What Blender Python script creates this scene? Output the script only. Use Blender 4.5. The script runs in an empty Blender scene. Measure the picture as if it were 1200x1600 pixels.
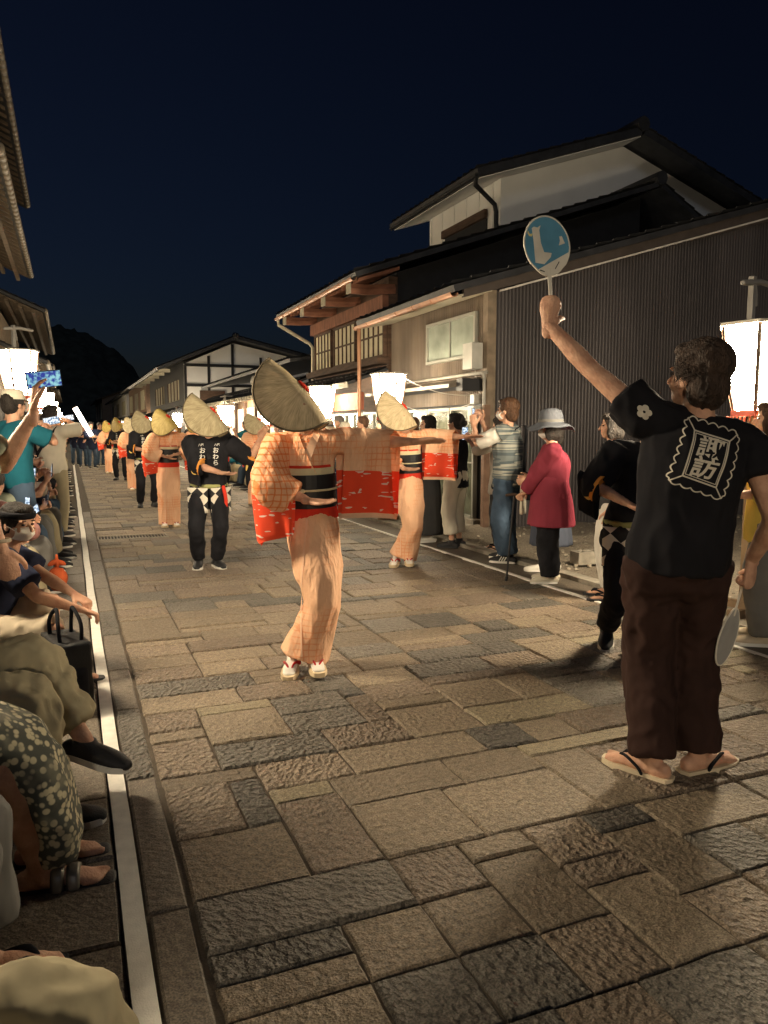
import bpy, bmesh, math, random
import numpy as np
from math import sin, cos, pi, radians as R, atan2, sqrt
from mathutils import Vector, Matrix, noise
from mathutils.bvhtree import BVHTree

random.seed(7)
sc = bpy.context.scene
col = sc.collection

# ---------------------------------------------------------------- camera
CAM_H = 1.40
cam_d = bpy.data.cameras.new('camera')
cam = bpy.data.objects.new('camera', cam_d); col.objects.link(cam)
cam.location = (0, 0, CAM_H)
cam.rotation_euler = (R(90 - 6.0885), 0, R(-22.18))
cam_d.sensor_fit = 'VERTICAL'; cam_d.sensor_height = 24.0
cam_d.lens = 24.0 * 1200 / 1600
cam_d.clip_start = 0.05; cam_d.clip_end = 3000
sc.camera = cam

# ---------------------------------------------------------------- night sky, faint added fill, exposure
w = bpy.data.worlds.new('World'); sc.world = w; w.use_nodes = True
wn = w.node_tree.nodes; wl = w.node_tree.links
sky = wn.new('ShaderNodeTexSky'); sky.sky_type = 'NISHITA'; sky.sun_disc = False
SUN_EL, SUN_ROT = -1.0, -25.0
sky.sun_elevation = R(SUN_EL); sky.sun_rotation = R(SUN_ROT)
sky.air_density = 1.0; sky.dust_density = 0.2; sky.ozone_density = 4.0
bg = wn['Background']; bg.inputs['Strength'].default_value = 0.022
hs = wn.new('ShaderNodeHueSaturation'); hs.inputs['Saturation'].default_value = 0.88; hs.inputs['Value'].default_value = 1.0
wl.new(sky.outputs[0], hs.inputs['Color']); wl.new(hs.outputs[0], bg.inputs['Color'])
sd = bpy.data.lights.new('moon_fill', 'SUN'); sd.energy = 0.085; sd.angle = R(12); sd.color = (0.75, 0.85, 1.0)  # added soft fill from behind the camera, turned to lift the gable walls
so = bpy.data.objects.new('moon_fill', sd); col.objects.link(so)
so.rotation_euler = (R(58), 0, R(-12))
sc.view_settings.view_transform = 'Standard'; sc.view_settings.look = 'None'
sc.view_settings.exposure = 0.42; sc.view_settings.gamma = 1.0
sc.view_settings.use_curve_mapping = False
LANTERN = 180.0
LANTERN_COL = (1.0, 0.83, 0.58)

# ---------------------------------------------------------------- materials
MATS = {}
def newmat(name):
    m = bpy.data.materials.new(name); m.use_nodes = True
    nt = m.node_tree
    return m, nt, nt.nodes, nt.links, nt.nodes['Principled BSDF']

def M(name, c, rough=0.75, var=0.18, scale=6.0, bump=0.0, bscale=40.0, metal=0.0, spec=0.35,
      stretch=(1, 1, 1), detail=4.0, c2=None, coat=0.0, sss=0.0, ridged=False):
    """noise-tinted principled surface in object space"""
    if name in MATS: return MATS[name]
    m, nt, N, L, b = newmat(name)
    tc = N.new('ShaderNodeTexCoord'); mp = N.new('ShaderNodeMapping')
    mp.inputs['Scale'].default_value = stretch
    L.new(tc.outputs['Object'], mp.inputs['Vector'])
    nz = N.new('ShaderNodeTexNoise'); nz.inputs['Scale'].default_value = scale; nz.inputs['Detail'].default_value = detail
    L.new(mp.outputs[0], nz.inputs['Vector'])
    rp = N.new('ShaderNodeValToRGB')
    lo = c2 or tuple(x * (1 - var) for x in c); hi = tuple(min(1, x * (1 + var)) for x in c)
    rp.color_ramp.elements[0].position = 0.3; rp.color_ramp.elements[1].position = 0.7
    rp.color_ramp.elements[0].color = (*lo, 1); rp.color_ramp.elements[1].color = (*hi, 1)
    L.new(nz.outputs['Fac'], rp.inputs[0]); L.new(rp.outputs[0], b.inputs['Base Color'])
    b.inputs['Roughness'].default_value = rough; b.inputs['Metallic'].default_value = metal
    b.inputs['Specular IOR Level'].default_value = spec
    if coat: b.inputs['Coat Weight'].default_value = coat
    if sss:
        b.inputs['Subsurface Weight'].default_value = sss; b.inputs['Subsurface Radius'].default_value = (0.02, 0.008, 0.004)
    if bump:
        n2 = N.new('ShaderNodeTexNoise'); n2.inputs['Scale'].default_value = bscale; n2.inputs['Detail'].default_value = 5
        if ridged: n2.noise_type = 'RIDGED_MULTIFRACTAL'; n2.inputs['Detail'].default_value = 3; n2.inputs['Distortion'].default_value = .4
        L.new(mp.outputs[0], n2.inputs['Vector'])
        bp = N.new('ShaderNodeBump'); bp.inputs['Strength'].default_value = min(1, bump); bp.inputs['Distance'].default_value = 0.01 * max(1, bump)
        L.new(n2.outputs['Fac'], bp.inputs['Height']); L.new(bp.outputs[0], b.inputs['Normal'])
    MATS[name] = m
    return m

def cloth(name, c, var=0.10, weave=True, rough=0.9, scale=9.0, c2=None):
    return M(name, c, rough=rough, var=var, scale=scale, bump=2.0, bscale=5.5, spec=0.12, c2=c2, stretch=(1, 1, .6), ridged=True)

def emit(name, c, s):
    if name in MATS: return MATS[name]
    m, nt, N, L, b = newmat(name)
    b.inputs['Base Color'].default_value = (0.8, 0.78, 0.7, 1)
    b.inputs['Emission Color'].default_value = (*c, 1); b.inputs['Emission Strength'].default_value = s
    MATS[name] = m
    return m

# ---------------------------------------------------------------- mesh building
def v3(p): return np.array(p, float)
def unit(a):
    n = np.linalg.norm(a); return a / n if n > 1e-9 else a

def resample(pts, rad, k):
    """Catmull-Rom through the points, k steps per span; radii follow"""
    P = [v3(p) for p in pts]; Q = [np.atleast_1d(np.array(r, float)) for r in rad]
    Q = [np.array([q[0], q[-1]]) for q in Q]
    if k <= 1: return P, Q
    oP, oQ = [], []
    n = len(P)
    for i in range(n - 1):
        a, b, c, d = max(0, i - 1), i, i + 1, min(n - 1, i + 2)
        for j in range(k):
            t = j / k; t2 = t * t; t3 = t2 * t
            w0, w1, w2, w3 = (-t3 + 2 * t2 - t) / 2, (3 * t3 - 5 * t2 + 2) / 2, (-3 * t3 + 4 * t2 + t) / 2, (t3 - t2) / 2
            oP.append(P[a] * w0 + P[b] * w1 + P[c] * w2 + P[d] * w3)
            oQ.append(np.maximum(Q[a] * w0 + Q[b] * w1 + Q[c] * w2 + Q[d] * w3, 0.0008))
    oP.append(P[-1]); oQ.append(Q[-1])
    return oP, oQ

class MB:
    def __init__(s): s.v = []; s.f = []; s.m = []; s.uv = None
    def add(s, verts, faces, mi=0):
        o = len(s.v)
        s.v.extend([tuple(p) for p in verts])
        s.f.extend([tuple(i + o for i in f) for f in faces]); s.m.extend([mi] * len(faces))
        return s
    def box(s, c, d, mi=0, rz=0.0, M4=None):
        x, y, z = (q / 2 for q in d)
        p = [(sx * x, sy * y, sz * z) for sz in (-1, 1) for sy in (-1, 1) for sx in (-1, 1)]
        if rz: p = [(a * cos(rz) - b * sin(rz), a * sin(rz) + b * cos(rz), e) for a, b, e in p]
        if M4 is not None: p = [tuple(M4 @ Vector(q)) for q in p]
        p = [(a + c[0], b + c[1], e + c[2]) for a, b, e in p]
        return s.add(p, [(0, 2, 3, 1), (4, 5, 7, 6), (0, 1, 5, 4), (1, 3, 7, 5), (3, 2, 6, 7), (2, 0, 4, 6)], mi)
    def bx(s, x0, x1, y0, y1, z0, z1, mi=0):
        return s.box(((x0 + x1) / 2, (y0 + y1) / 2, (z0 + z1) / 2), (abs(x1 - x0), abs(y1 - y0), abs(z1 - z0)), mi)
    def tube(s, pts, rad, n=10, axis=(1, 0, 0), k=1, cap='round', mi=0, wob=None):
        """loft of elliptical rings; rad entries r or (r_along_axis, r_across)"""
        if not isinstance(rad, (list, tuple)) or (len(pts) != len(rad)): rad = [rad] * len(pts)
        P, Q = resample(pts, rad, k)
        T = []
        for i in range(len(P)):
            a = P[max(0, i - 1)]; b = P[min(len(P) - 1, i + 1)]; T.append(unit(b - a))
        rings = []
        if cap == 'round':
            def ends(i, sgn):
                out = []
                for q in (0.5, 0.87):
                    out.append((P[i] + T[i] * sgn * Q[i].mean() * q, Q[i] * sqrt(1 - q * q)))
                return out
            pre = [(p, q, T[0]) for p, q in reversed(ends(0, -1))]; post = [(p, q, T[-1]) for p, q in ends(-1, 1)]
        else: pre, post = [], []
        seq = pre + list(zip(P, Q, T)) + post
        ax = v3(axis)
        V = []; tot = len(seq)
        for ri, (p, q, t) in enumerate(seq):
            e1 = ax - t * ax.dot(t)
            if np.linalg.norm(e1) < 1e-3: e1 = np.cross(t, v3((0, 0, 1))); 
            if np.linalg.norm(e1) < 1e-3: e1 = np.cross(t, v3((0, 1, 0)))
            e1 = unit(e1); e2 = np.cross(t, e1); ax = e1
            for j in range(n):
                a = 2 * pi * j / n
                w_ = wob(ri / max(1, tot - 1), a) if wob else 1.0
                V.append(p + e1 * q[0] * cos(a) * w_ + e2 * q[1] * sin(a) * w_)
        Fc = []
        for i in range(tot - 1):
            for j in range(n):
                a = i * n + j; b = i * n + (j + 1) % n
                Fc.append((a, b, b + n, a + n))
        if cap: 
            Fc.append(tuple(range(n - 1, -1, -1))); Fc.append(tuple(range((tot - 1) * n, tot * n)))
        return s.add(V, Fc, mi)
    def ell(s, c, r, X=(1, 0, 0), Y=(0, 1, 0), Z=(0, 0, 1), n=14, m=9, mi=0):
        X, Y, Z = unit(v3(X)), unit(v3(Y)), unit(v3(Z)); c = v3(c); V = [c - Z * r[2]]
        for i in range(1, m):
            t = pi * i / m
            for j in range(n):
                a = 2 * pi * j / n
                V.append(c + X * r[0] * sin(t) * cos(a) + Y * r[1] * sin(t) * sin(a) - Z * r[2] * cos(t))
        V.append(c + Z * r[2]); F_ = []
        for j in range(n): F_.append((0, 1 + (j + 1) % n, 1 + j))
        for i in range(m - 2):
            for j in range(n):
                a = 1 + i * n + j; b = 1 + i * n + (j + 1) % n; F_.append((a, b, b + n, a + n))
        o = 1 + (m - 2) * n; l = len(V) - 1
        for j in range(n): F_.append((o + j, o + (j + 1) % n, l))
        return s.add(V, F_, mi)
    def grid(s, fn, nu, nv, thick=0.0, mi=0, mfn=None):
        """fn(u,v)->point; optional thickness (two skins joined at the rim)"""
        V = [v3(fn(i / nu, j / nv)) for i in range(nu + 1) for j in range(nv + 1)]
        idx = lambda i, j: i * (nv + 1) + j
        F_ = [(idx(i, j), idx(i + 1, j), idx(i + 1, j + 1), idx(i, j + 1)) for i in range(nu) for j in range(nv)]
        mis = [mfn((i + .5) / nu, (j + .5) / nv) if mfn else mi for i in range(nu) for j in range(nv)]
        if thick:
            A = np.array(V); nr = np.zeros_like(A)
            for f in F_:
                q = np.cross(A[f[2]] - A[f[0]], A[f[3]] - A[f[1]])
                for i in f: nr[i] += q
            nr /= np.maximum(np.linalg.norm(nr, axis=1, keepdims=True), 1e-9)
            B = A - nr * thick; o = len(V)
            V = list(A) + list(B); base = list(F_); bm_ = list(mis)
            F_ = F_ + [tuple(reversed([i + o for i in f])) for f in base]; mis = mis + bm_
            rim = [idx(i, 0) for i in range(nu + 1)] + [idx(nu, j) for j in range(1, nv + 1)] + [idx(i, nv) for i in range(nu - 1, -1, -1)] + [idx(0, j) for j in range(nv - 1, 0, -1)]
            for a in range(len(rim)):
                p, q = rim[a], rim[(a + 1) % len(rim)]
                F_.append((q, p, p + o, q + o)); mis.append(mis[0] if not mfn else mfn(min(.999, (p // (nv + 1)) / nu), min(.999, (p % (nv + 1)) / nv)))
        o = len(s.v); s.v.extend([tuple(p) for p in V]); s.f.extend([tuple(i + o for i in f) for f in F_]); s.m.extend(mis)
        return s
    def prism(s, poly, z0, z1, axis='z', mi=0):
        n = len(poly)
        def at(a, b, z): return {'z': (a, b, z), 'y': (a, z, b), 'x': (z, a, b)}[axis]
        V = [at(a, b, z0) for a, b in poly] + [at(a, b, z1) for a, b in poly]
        F_ = [tuple(range(n - 1, -1, -1)), tuple(range(n, 2 * n))] + [(i, (i + 1) % n, (i + 1) % n + n, i + n) for i in range(n)]
        return s.add(V, F_, mi)
    def mesh(s, name='mesh', mats=(), smooth=False):
        me = bpy.data.meshes.new(name); me.from_pydata(s.v, [], s.f)
        for m in mats: me.materials.append(m)
        if any(s.m): me.polygons.foreach_set('material_index', s.m)
        if smooth: me.polygons.foreach_set('use_smooth', [True] * len(me.polygons))
        me.update(); return me

def obj(name, me, mat=None, parent=None, loc=None, smooth=False):
    if isinstance(me, MB): me = me.mesh(name, (), smooth)
    if mat is not None:
        if not isinstance(mat, (list, tuple)): mat = [mat]
        me.materials.clear()
        for m in mat: me.materials.append(m)
    o = bpy.data.objects.new(name, me); col.objects.link(o)
    if parent: o.parent = parent
    if loc is not None: o.location = loc
    return o

def fixn(me):
    bm = bmesh.new(); bm.from_mesh(me); bmesh.ops.recalc_face_normals(bm, faces=bm.faces); bm.to_mesh(me); bm.free(); return me

def thing(name, label, cat, loc=(0, 0, 0), rz=0.0, group=None):
    o = bpy.data.objects.new(name, None); col.objects.link(o); o.empty_display_size = 0.1
    o.location = loc; o.rotation_euler = (0, 0, rz); tag(o, label, cat, group); return o
def tag(o, label, cat, group=None):
    o['label'] = label; o['category'] = cat
    if group: o['group'] = group
    return o
def struct(name, mb, mat, smooth=False):
    o = obj(name, mb, mat, smooth=smooth); o['kind'] = 'structure'; return o

# voxel fusing happens in a small scratch scene so that it stays fast
_scr = bpy.data.scenes.new('scratch')
def fuse(mb, voxel=0.012, smooth=4, name='mesh'):
    me = mb.mesh('tmp') if isinstance(mb, MB) else mb
    o = bpy.data.objects.new('tmp', me); _scr.collection.objects.link(o)
    r = o.modifiers.new('r', 'REMESH'); r.mode = 'VOXEL'; r.voxel_size = voxel; r.use_smooth_shade = True
    if smooth:
        s = o.modifiers.new('s', 'SMOOTH'); s.factor = 0.5; s.iterations = smooth
    vl = _scr.view_layers[0]; vl.update(); dg = vl.depsgraph
    out = bpy.data.meshes.new_from_object(o.evaluated_get(dg)); out.name = name
    bpy.data.objects.remove(o); bpy.data.meshes.remove(me)
    out.materials.clear()
    out.polygons.foreach_set('use_smooth', [True] * len(out.polygons))
    return out

def coords(me):
    a = np.empty(len(me.vertices) * 3); me.vertices.foreach_get('co', a); return a.reshape(-1, 3)
def setco(me, a):
    me.vertices.foreach_set('co', np.asarray(a, float).ravel()); me.update()
def normals(me):
    a = np.empty(len(me.vertices) * 3); me.vertex_normals.foreach_get('vector', a) if hasattr(me, 'vertex_normals') else me.vertices.foreach_get('normal', a)
    return a.reshape(-1, 3)

def wrinkle(me, amp=0.006, f=(9, 9, 5), seed=0.0, fn=None, sharp=True):
    """cloth folds: ridged noise pushed along the normals; fn(co)->weight"""
    A = coords(me); Nn = normals(me); f = np.array(f)
    B = A * f + seed
    d = np.array([noise.noise(p) for p in B])
    d2 = np.array([noise.noise(p) for p in (B * 2.3 + 7.1)])
    if sharp: d = 1 - 2 * np.abs(d) * 1.4
    w_ = fn(A) if fn else 1.0
    setco(me, A + Nn * ((d * 0.7 + d2 * 0.4) * amp * w_)[:, None] if not np.isscalar(w_) else A + Nn * ((d * 0.7 + d2 * 0.4) * amp * w_)[:, None])
    return me

def join(meshes, name):
    """several meshes into one mesh datablock (keeps one material index 0)"""
    V = []; F_ = []; o = 0
    for me in meshes:
        A = coords(me); V.append(A)
        F_.extend([tuple(i + o for i in p.vertices) for p in me.polygons]); o += len(A)
    me = bpy.data.meshes.new(name); me.from_pydata(np.vstack(V).tolist(), [], F_)
    me.polygons.foreach_set('use_smooth', [True] * len(me.polygons)); me.update(); return me

def copy_tree(o, loc=None, rz=None, parent=None, swap=None):
    c = o.copy(); col.objects.link(c); c.parent = parent
    if loc is not None: c.location = loc
    if rz is not None: c.rotation_euler = (0, 0, rz)
    if swap and o.type == 'MESH':
        for sl, so_ in zip(c.material_slots, o.material_slots):
            if so_.material and so_.material.name in swap:
                sl.link = 'OBJECT'; sl.material = swap[so_.material.name]
    for ch in list(o.children): copy_tree(ch, parent=c, swap=swap)
    return c
# ================================================================ ground
def proj(p):
    th, ps = R(6.0885), R(22.18)
    fw = Vector((sin(ps) * cos(th), cos(ps) * cos(th), -sin(th))); rt = Vector((cos(ps), -sin(ps), 0)); up = rt.cross(fw)
    q = Vector(p) - Vector((0, 0, CAM_H)); d = q.dot(fw)
    return (600 + 1200 * q.dot(rt) / d, 800 - 1200 * q.dot(up) / d, d) if d > 0.05 else (-9e9, 0, d)

def stone_mat(name, cA, cB, chisel, fine, island=False):
    m, nt, N, L, b = newmat(name)
    geo = N.new('ShaderNodeNewGeometry')
    oi = N.new('ShaderNodeObjectInfo')
    rnd = geo.outputs['Random Per Island'] if island else oi.outputs['Random']
    # big mottling + fine speckle of granite
    n1 = N.new('ShaderNodeTexNoise'); n1.inputs['Scale'].default_value = 3.2; n1.inputs['Detail'].default_value = 6
    n2 = N.new('ShaderNodeTexNoise'); n2.inputs['Scale'].default_value = 170; n2.inputs['Detail'].default_value = 3
    n3 = N.new('ShaderNodeTexNoise'); n3.inputs['Scale'].default_value = 38; n3.inputs['Detail'].default_value = 5
    for n in (n1, n2, n3): L.new(geo.outputs['Position'], n.inputs['Vector'])
    mx = N.new('ShaderNodeMix'); mx.data_type = 'RGBA'
    mx.inputs[6].default_value = (*cA, 1); mx.inputs[7].default_value = (*cB, 1)
    ad = N.new('ShaderNodeMath'); ad.operation = 'MULTIPLY_ADD'; ad.inputs[1].default_value = 0.9; 
    L.new(n1.outputs['Fac'], ad.inputs[0]); 
    r1 = N.new('ShaderNodeMath'); r1.operation = 'SUBTRACT'; L.new(rnd, r1.inputs[0]); r1.inputs[1].default_value = 0.45
    L.new(r1.outputs[0], ad.inputs[2]); ad.use_clamp = True
    L.new(ad.outputs[0], mx.inputs[0])
    # speckle multiplies
    sp = N.new('ShaderNodeMapRange'); sp.inputs[1].default_value = 0.36; sp.inputs[2].default_value = 0.64; sp.inputs[3].default_value = 0.55; sp.inputs[4].default_value = 1.35
    L.new(n2.outputs['Fac'], sp.inputs[0])
    sp3 = N.new('ShaderNodeMapRange'); sp3.inputs[1].default_value = 0.3; sp3.inputs[2].default_value = 0.7; sp3.inputs[3].default_value = 0.72; sp3.inputs[4].default_value = 1.2
    L.new(n3.outputs['Fac'], sp3.inputs[0])
    mm = N.new('ShaderNodeMath'); mm.operation = 'MULTIPLY'; L.new(sp.outputs[0], mm.inputs[0]); L.new(sp3.outputs[0], mm.inputs[1])
    vm = N.new('ShaderNodeVectorMath'); vm.operation = 'SCALE'; L.new(mx.outputs[2], vm.inputs[0]); L.new(mm.outputs[0], vm.inputs['Scale'])
    L.new(vm.outputs[0], b.inputs['Base Color'])
    b.inputs['Roughness'].default_value = 0.64; b.inputs['Specular IOR Level'].default_value = 0.42
    # pitted, pecked surface: irregular dimples, slightly drawn out in a direction of each stone's own
    rot = N.new('ShaderNodeVectorRotate'); rot.rotation_type = 'Z_AXIS'
    an = N.new('ShaderNodeMath'); an.operation = 'MULTIPLY'; an.inputs[1].default_value = 6.0; L.new(rnd, an.inputs[0])
    L.new(geo.outputs['Position'], rot.inputs['Vector']); L.new(an.outputs[0], rot.inputs['Angle'])
    mp = N.new('ShaderNodeMapping'); mp.inputs['Scale'].default_value = (36, 50, 38); L.new(rot.outputs[0], mp.inputs['Vector'])
    vo = N.new('ShaderNodeTexVoronoi'); vo.feature = 'F1'; vo.inputs['Scale'].default_value = 1.0
    nd = N.new('ShaderNodeTexNoise'); nd.inputs['Scale'].default_value = .8; nd.inputs['Detail'].default_value = 3; L.new(mp.outputs[0], nd.inputs['Vector'])
    wv = N.new('ShaderNodeVectorMath'); wv.operation = 'MULTIPLY_ADD'; wv.inputs[1].default_value = (1.1, 1.1, 1.1); L.new(nd.outputs['Color'], wv.inputs[0]); L.new(mp.outputs[0], wv.inputs[2]); L.new(wv.outputs[0], vo.inputs['Vector'])
    ch = N.new('ShaderNodeMath'); ch.operation = 'MULTIPLY_ADD'; ch.inputs[1].default_value = .55; L.new(vo.outputs['Distance'], ch.inputs[0]); L.new(nd.outputs['Fac'], ch.inputs[2])
    b1 = N.new('ShaderNodeBump'); b1.inputs['Strength'].default_value = 1.0; b1.inputs['Distance'].default_value = chisel
    b2 = N.new('ShaderNodeBump'); b2.inputs['Strength'].default_value = 1.0; b2.inputs['Distance'].default_value = fine
    L.new(ch.outputs[0], b1.inputs['Height']); L.new(n2.outputs['Fac'], b2.inputs['Height'])
    b3 = N.new('ShaderNodeBump'); b3.inputs['Strength'].default_value = 1.0; b3.inputs['Distance'].default_value = fine * 3
    L.new(n3.outputs['Fac'], b3.inputs['Height'])
    L.new(b1.outputs[0], b2.inputs['Normal']); L.new(b2.outputs[0], b3.inputs['Normal']); L.new(b3.outputs[0], b.inputs['Normal'])
    return m

S_BEIGE = stone_mat('granite_beige', (0.172, 0.132, 0.089), (0.275, 0.215, 0.146), 0.008, 0.0042)
S_PINK = stone_mat('granite_rose', (0.176, 0.132, 0.094), (0.28, 0.214, 0.150), 0.027, 0.003)
S_GREY = stone_mat('granite_slate', (0.112, 0.098, 0.080), (0.190, 0.166, 0.132), 0.031, 0.003)
S_PALE = stone_mat('granite_pale', (0.24, 0.198, 0.126), (0.33, 0.27, 0.175), 0.006, 0.003)
S_FAR = stone_mat('granite_mixed', (0.14, 0.115, 0.086), (0.30, 0.238, 0.162), 0.030, 0.0015, island=True)
S_SLAB = stone_mat('slab_brown', (0.13, 0.105, 0.08), (0.20, 0.165, 0.125), 0.003, 0.001)
MORTAR = M('mortar', (0.085, 0.066, 0.047), rough=0.9, bump=0.5, bscale=120, scale=20)
ASPH = M('asphalt', (0.06, 0.056, 0.052), rough=0.9, var=0.3, scale=40, bump=0.8, bscale=220)
CONC = M('concrete', (0.30, 0.27, 0.22), rough=0.85, var=0.25, scale=14, bump=0.5, bscale=120)
TAPE = M('white_paint', (0.78, 0.75, 0.68), rough=0.6, var=0.10, scale=18, bump=0.2, bscale=200)
GRAVEL = M('gravel_bed', (0.24, 0.20, 0.15), rough=0.95, var=0.45, scale=55, bump=1.5, bscale=110)

struct('ground', MB().bx(-400, 400, -60, 900, -0.6, -0.03), ASPH)
bed = struct('pavement', MB().bx(0.15, 3.93, -2.0, 140, -0.2, -0.013), MORTAR)
struct('gravel_lot', MB().grid(lambda u, v: (4.46 + u * 9, 1.0 + v * 8.7, 0.012 + 0.055 * noise.noise((u * 14, v * 14, 0)) * min(1, u * 12)), 70, 70), GRAVEL, smooth=True)
struct('roadside_strip', MB().bx(3.985, 4.32, -2, 140, -0.2, -0.006), S_SLAB)
struct('kerb', MB().bx(4.325, 4.455, -2, 140, -0.2, 0.035), CONC)
struct('sidewalk', MB().bx(4.46, 6, 9.75, 140, -0.2, 0.03), CONC)
lw = struct('left_sidewalk', MB().bx(-3.2, 0.080, -2, 140, -0.2, -0.015), MORTAR)
struct('road_marking', MB().grid(lambda u, v: (0.088 + 0.060 * u + 0.002 * sin(v * 260), -1 + v * 70, 0.006), 1, 220, thick=0.012), TAPE)
struct('road_marking', MB().bx(3.94, 3.975, -1, 60, -0.1, 0.004), TAPE)

def stone_mesh(w_, h_, var, zt=0.0, seg=3, bev=0.008):
    """slab with an uneven outline: jittered rim, chamfer and sides (about 40 triangles)"""
    rg = random.Random(var * 77 + int(w_ * 1000) * 13 + int(h_ * 1000))
    per = []
    x, y = w_ / 2, h_ / 2
    cs = [(-x, -y), (x, -y), (x, y), (-x, y)]
    for i in range(4):
        a, b = cs[i], cs[(i + 1) % 4]
        for j in range(seg):
            t = j / seg; per.append((a[0] + (b[0] - a[0]) * t + rg.uniform(-.004, .004), a[1] + (b[1] - a[1]) * t + rg.uniform(-.004, .004)))
    n = len(per); mb = MB()
    sx, sy = (x - bev) / x, (y - bev) / y
    V = [(a * sx, b * sy, zt + rg.uniform(-.002, .002)) for a, b in per] + [(a, b, zt - bev) for a, b in per] + [(a, b, zt - 0.045) for a, b in per]
    F_ = [tuple(range(n))] + [(i + n, (i + 1) % n + n, (i + 1) % n, i) for i in range(n)] + [(i + 2 * n, (i + 1) % n + 2 * n, (i + 1) % n + n, i + n) for i in range(n)]
    return mb.add(V, F_)

U = 0.1258; NX = 29; NY = 440; X0 = 0.285; Y0 = 0.70
occ = np.zeros((NX, NY), bool)
GX = (0, 7); GY = (77, 80)                                  # the drain grate sits in the paving
occ[GX[0]:GX[1], GY[0]:GY[1]] = True
rg = random.Random(11); stones = []
j = 0
while j < NY:                                               # courses across the street, each of its own depth
    ch_ = rg.choice((2, 2, 2, 2, 3)); ch_ = min(ch_, NY - j); i = 0
    while i < NX:
        if occ[i, j]:
            r_ = 0                                          # close the notch behind a stone that reaches in from the course before
            while i + r_ < NX and occ[i + r_, j] and ch_ > 1 and not occ[i + r_, j + 1:j + ch_].any(): r_ += 1
            if r_: stones.append((i, j + 1, r_, ch_ - 1)); occ[i:i + r_, j + 1:j + ch_] = True; i += r_
            else: i += 1
            continue
        ww = rg.choice((2, 3, 3, 3, 4, 4, 5))
        if NX - i - ww == 1: ww += 1
        ww = min(ww, NX - i)
        for q in range(ww):
            if occ[i:i + q + 1, j:j + ch_].any(): ww = q; break
        if ww == 0:
            stones.append((i, j, 1, 1)); occ[i, j] = True; i += 1; continue
        t = rg.random()
        if t < .16 and ww >= 3 and ch_ >= 2:                # a stone split into two strips
            stones.append((i, j, ww, 1)); stones.append((i, j + 1, ww, ch_ - 1))
        elif t < .30 and ww >= 4:                           # two short ones
            stones.append((i, j, ww // 2, ch_)); stones.append((i + ww // 2, j, ww - ww // 2, ch_))
        elif t < .42 and j + ch_ + 2 < NY and ww <= 3 and not occ[i:i + ww, j + ch_:j + ch_ + 1].any():
            stones.append((i, j, ww, ch_ + 1)); occ[i:i + ww, j:j + ch_ + 1] = True; i += ww; continue
        else: stones.append((i, j, ww, ch_))
        occ[i:i + ww, j:j + ch_] = True; i += ww
    j += ch_
def st_rect(s):
    g = 0.0075
    return X0 + s[0] * U + g / 2, X0 + (s[0] + s[2]) * U - g / 2, Y0 + s[1] * U + g / 2, Y0 + (s[1] + s[3]) * U - g / 2
scored = []
for s in stones:
    x0, x1, y0, y1 = st_rect(s); q = proj(((x0 + x1) / 2, (y0 + y1) / 2, 0))
    vis = -80 < q[0] < 1280 and q[1] < 1720
    scored.append(((x1 - x0) * (y1 - y0) / q[2] ** 3 if vis else 0, s))
scored.sort(key=lambda a: -a[0])
cache = {}
far = MB()
for k, (a, s) in enumerate(scored):
    x0, x1, y0, y1 = st_rect(s); w_, h_ = x1 - x0, y1 - y0
    zt = rg.uniform(-.006, .006)
    if k < 298:
        var = rg.randrange(3); key = (s[2], s[3], var)
        if key not in cache:
            me = stone_mesh(w_, h_, var).mesh('paving_stone'); me.materials.append(S_BEIGE); cache[key] = me
        o = bpy.data.objects.new('paving_stone', cache[key]); col.objects.link(o); o.parent = bed
        o.location = ((x0 + x1) / 2, (y0 + y1) / 2, zt)
        m = rg.choices((S_BEIGE, S_PINK, S_GREY, S_PALE), (40, 34, 24, 4))[0]
        o.material_slots[0].link = 'OBJECT'; o.material_slots[0].material = m
    else:
        b = 0.01
        V = [(x0 + b, y0 + b, zt), (x1 - b, y0 + b, zt), (x1 - b, y1 - b, zt), (x0 + b, y1 - b, zt), (x0, y0, zt - .008), (x1, y0, zt - .008), (x1, y1, zt - .008), (x0, y1, zt - .008), (x0, y0, -.03), (x1, y0, -.03), (x1, y1, -.03), (x0, y1, -.03)]
        far.add(V, [(0, 1, 2, 3)] + [(i + 4, (i + 1) % 4 + 4, (i + 1) % 4, i) for i in range(4)] + [(i + 8, (i + 1) % 4 + 8, (i + 1) % 4 + 4, i + 4) for i in range(4)])
fo = obj('paving_stone_field', far, S_FAR, parent=bed); fo['kind'] = 'stuff'
# edging course along the white line and slabs on the left
y = 0.6; k = 0
while y < 14:
    L_ = rg.uniform(0.55, 0.95)
    o = obj('edging_stone', stone_mesh(0.115, L_ - .012, k % 5, seg=3), S_SLAB if k % 3 else S_GREY, parent=bed, loc=(0.2155, y + L_ / 2, -0.006)); y += L_; k += 1
y = 0.75; k = 0
while y < 13:
    for xs in (-0.372, -1.28):
        obj('paving_slab', stone_mesh(0.905, 0.44, k % 4), S_SLAB, parent=lw, loc=(xs + (0 if k % 2 else 0.0), y + .22, rg.uniform(-.002, .003)))
    y += 0.452; k += 1

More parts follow.
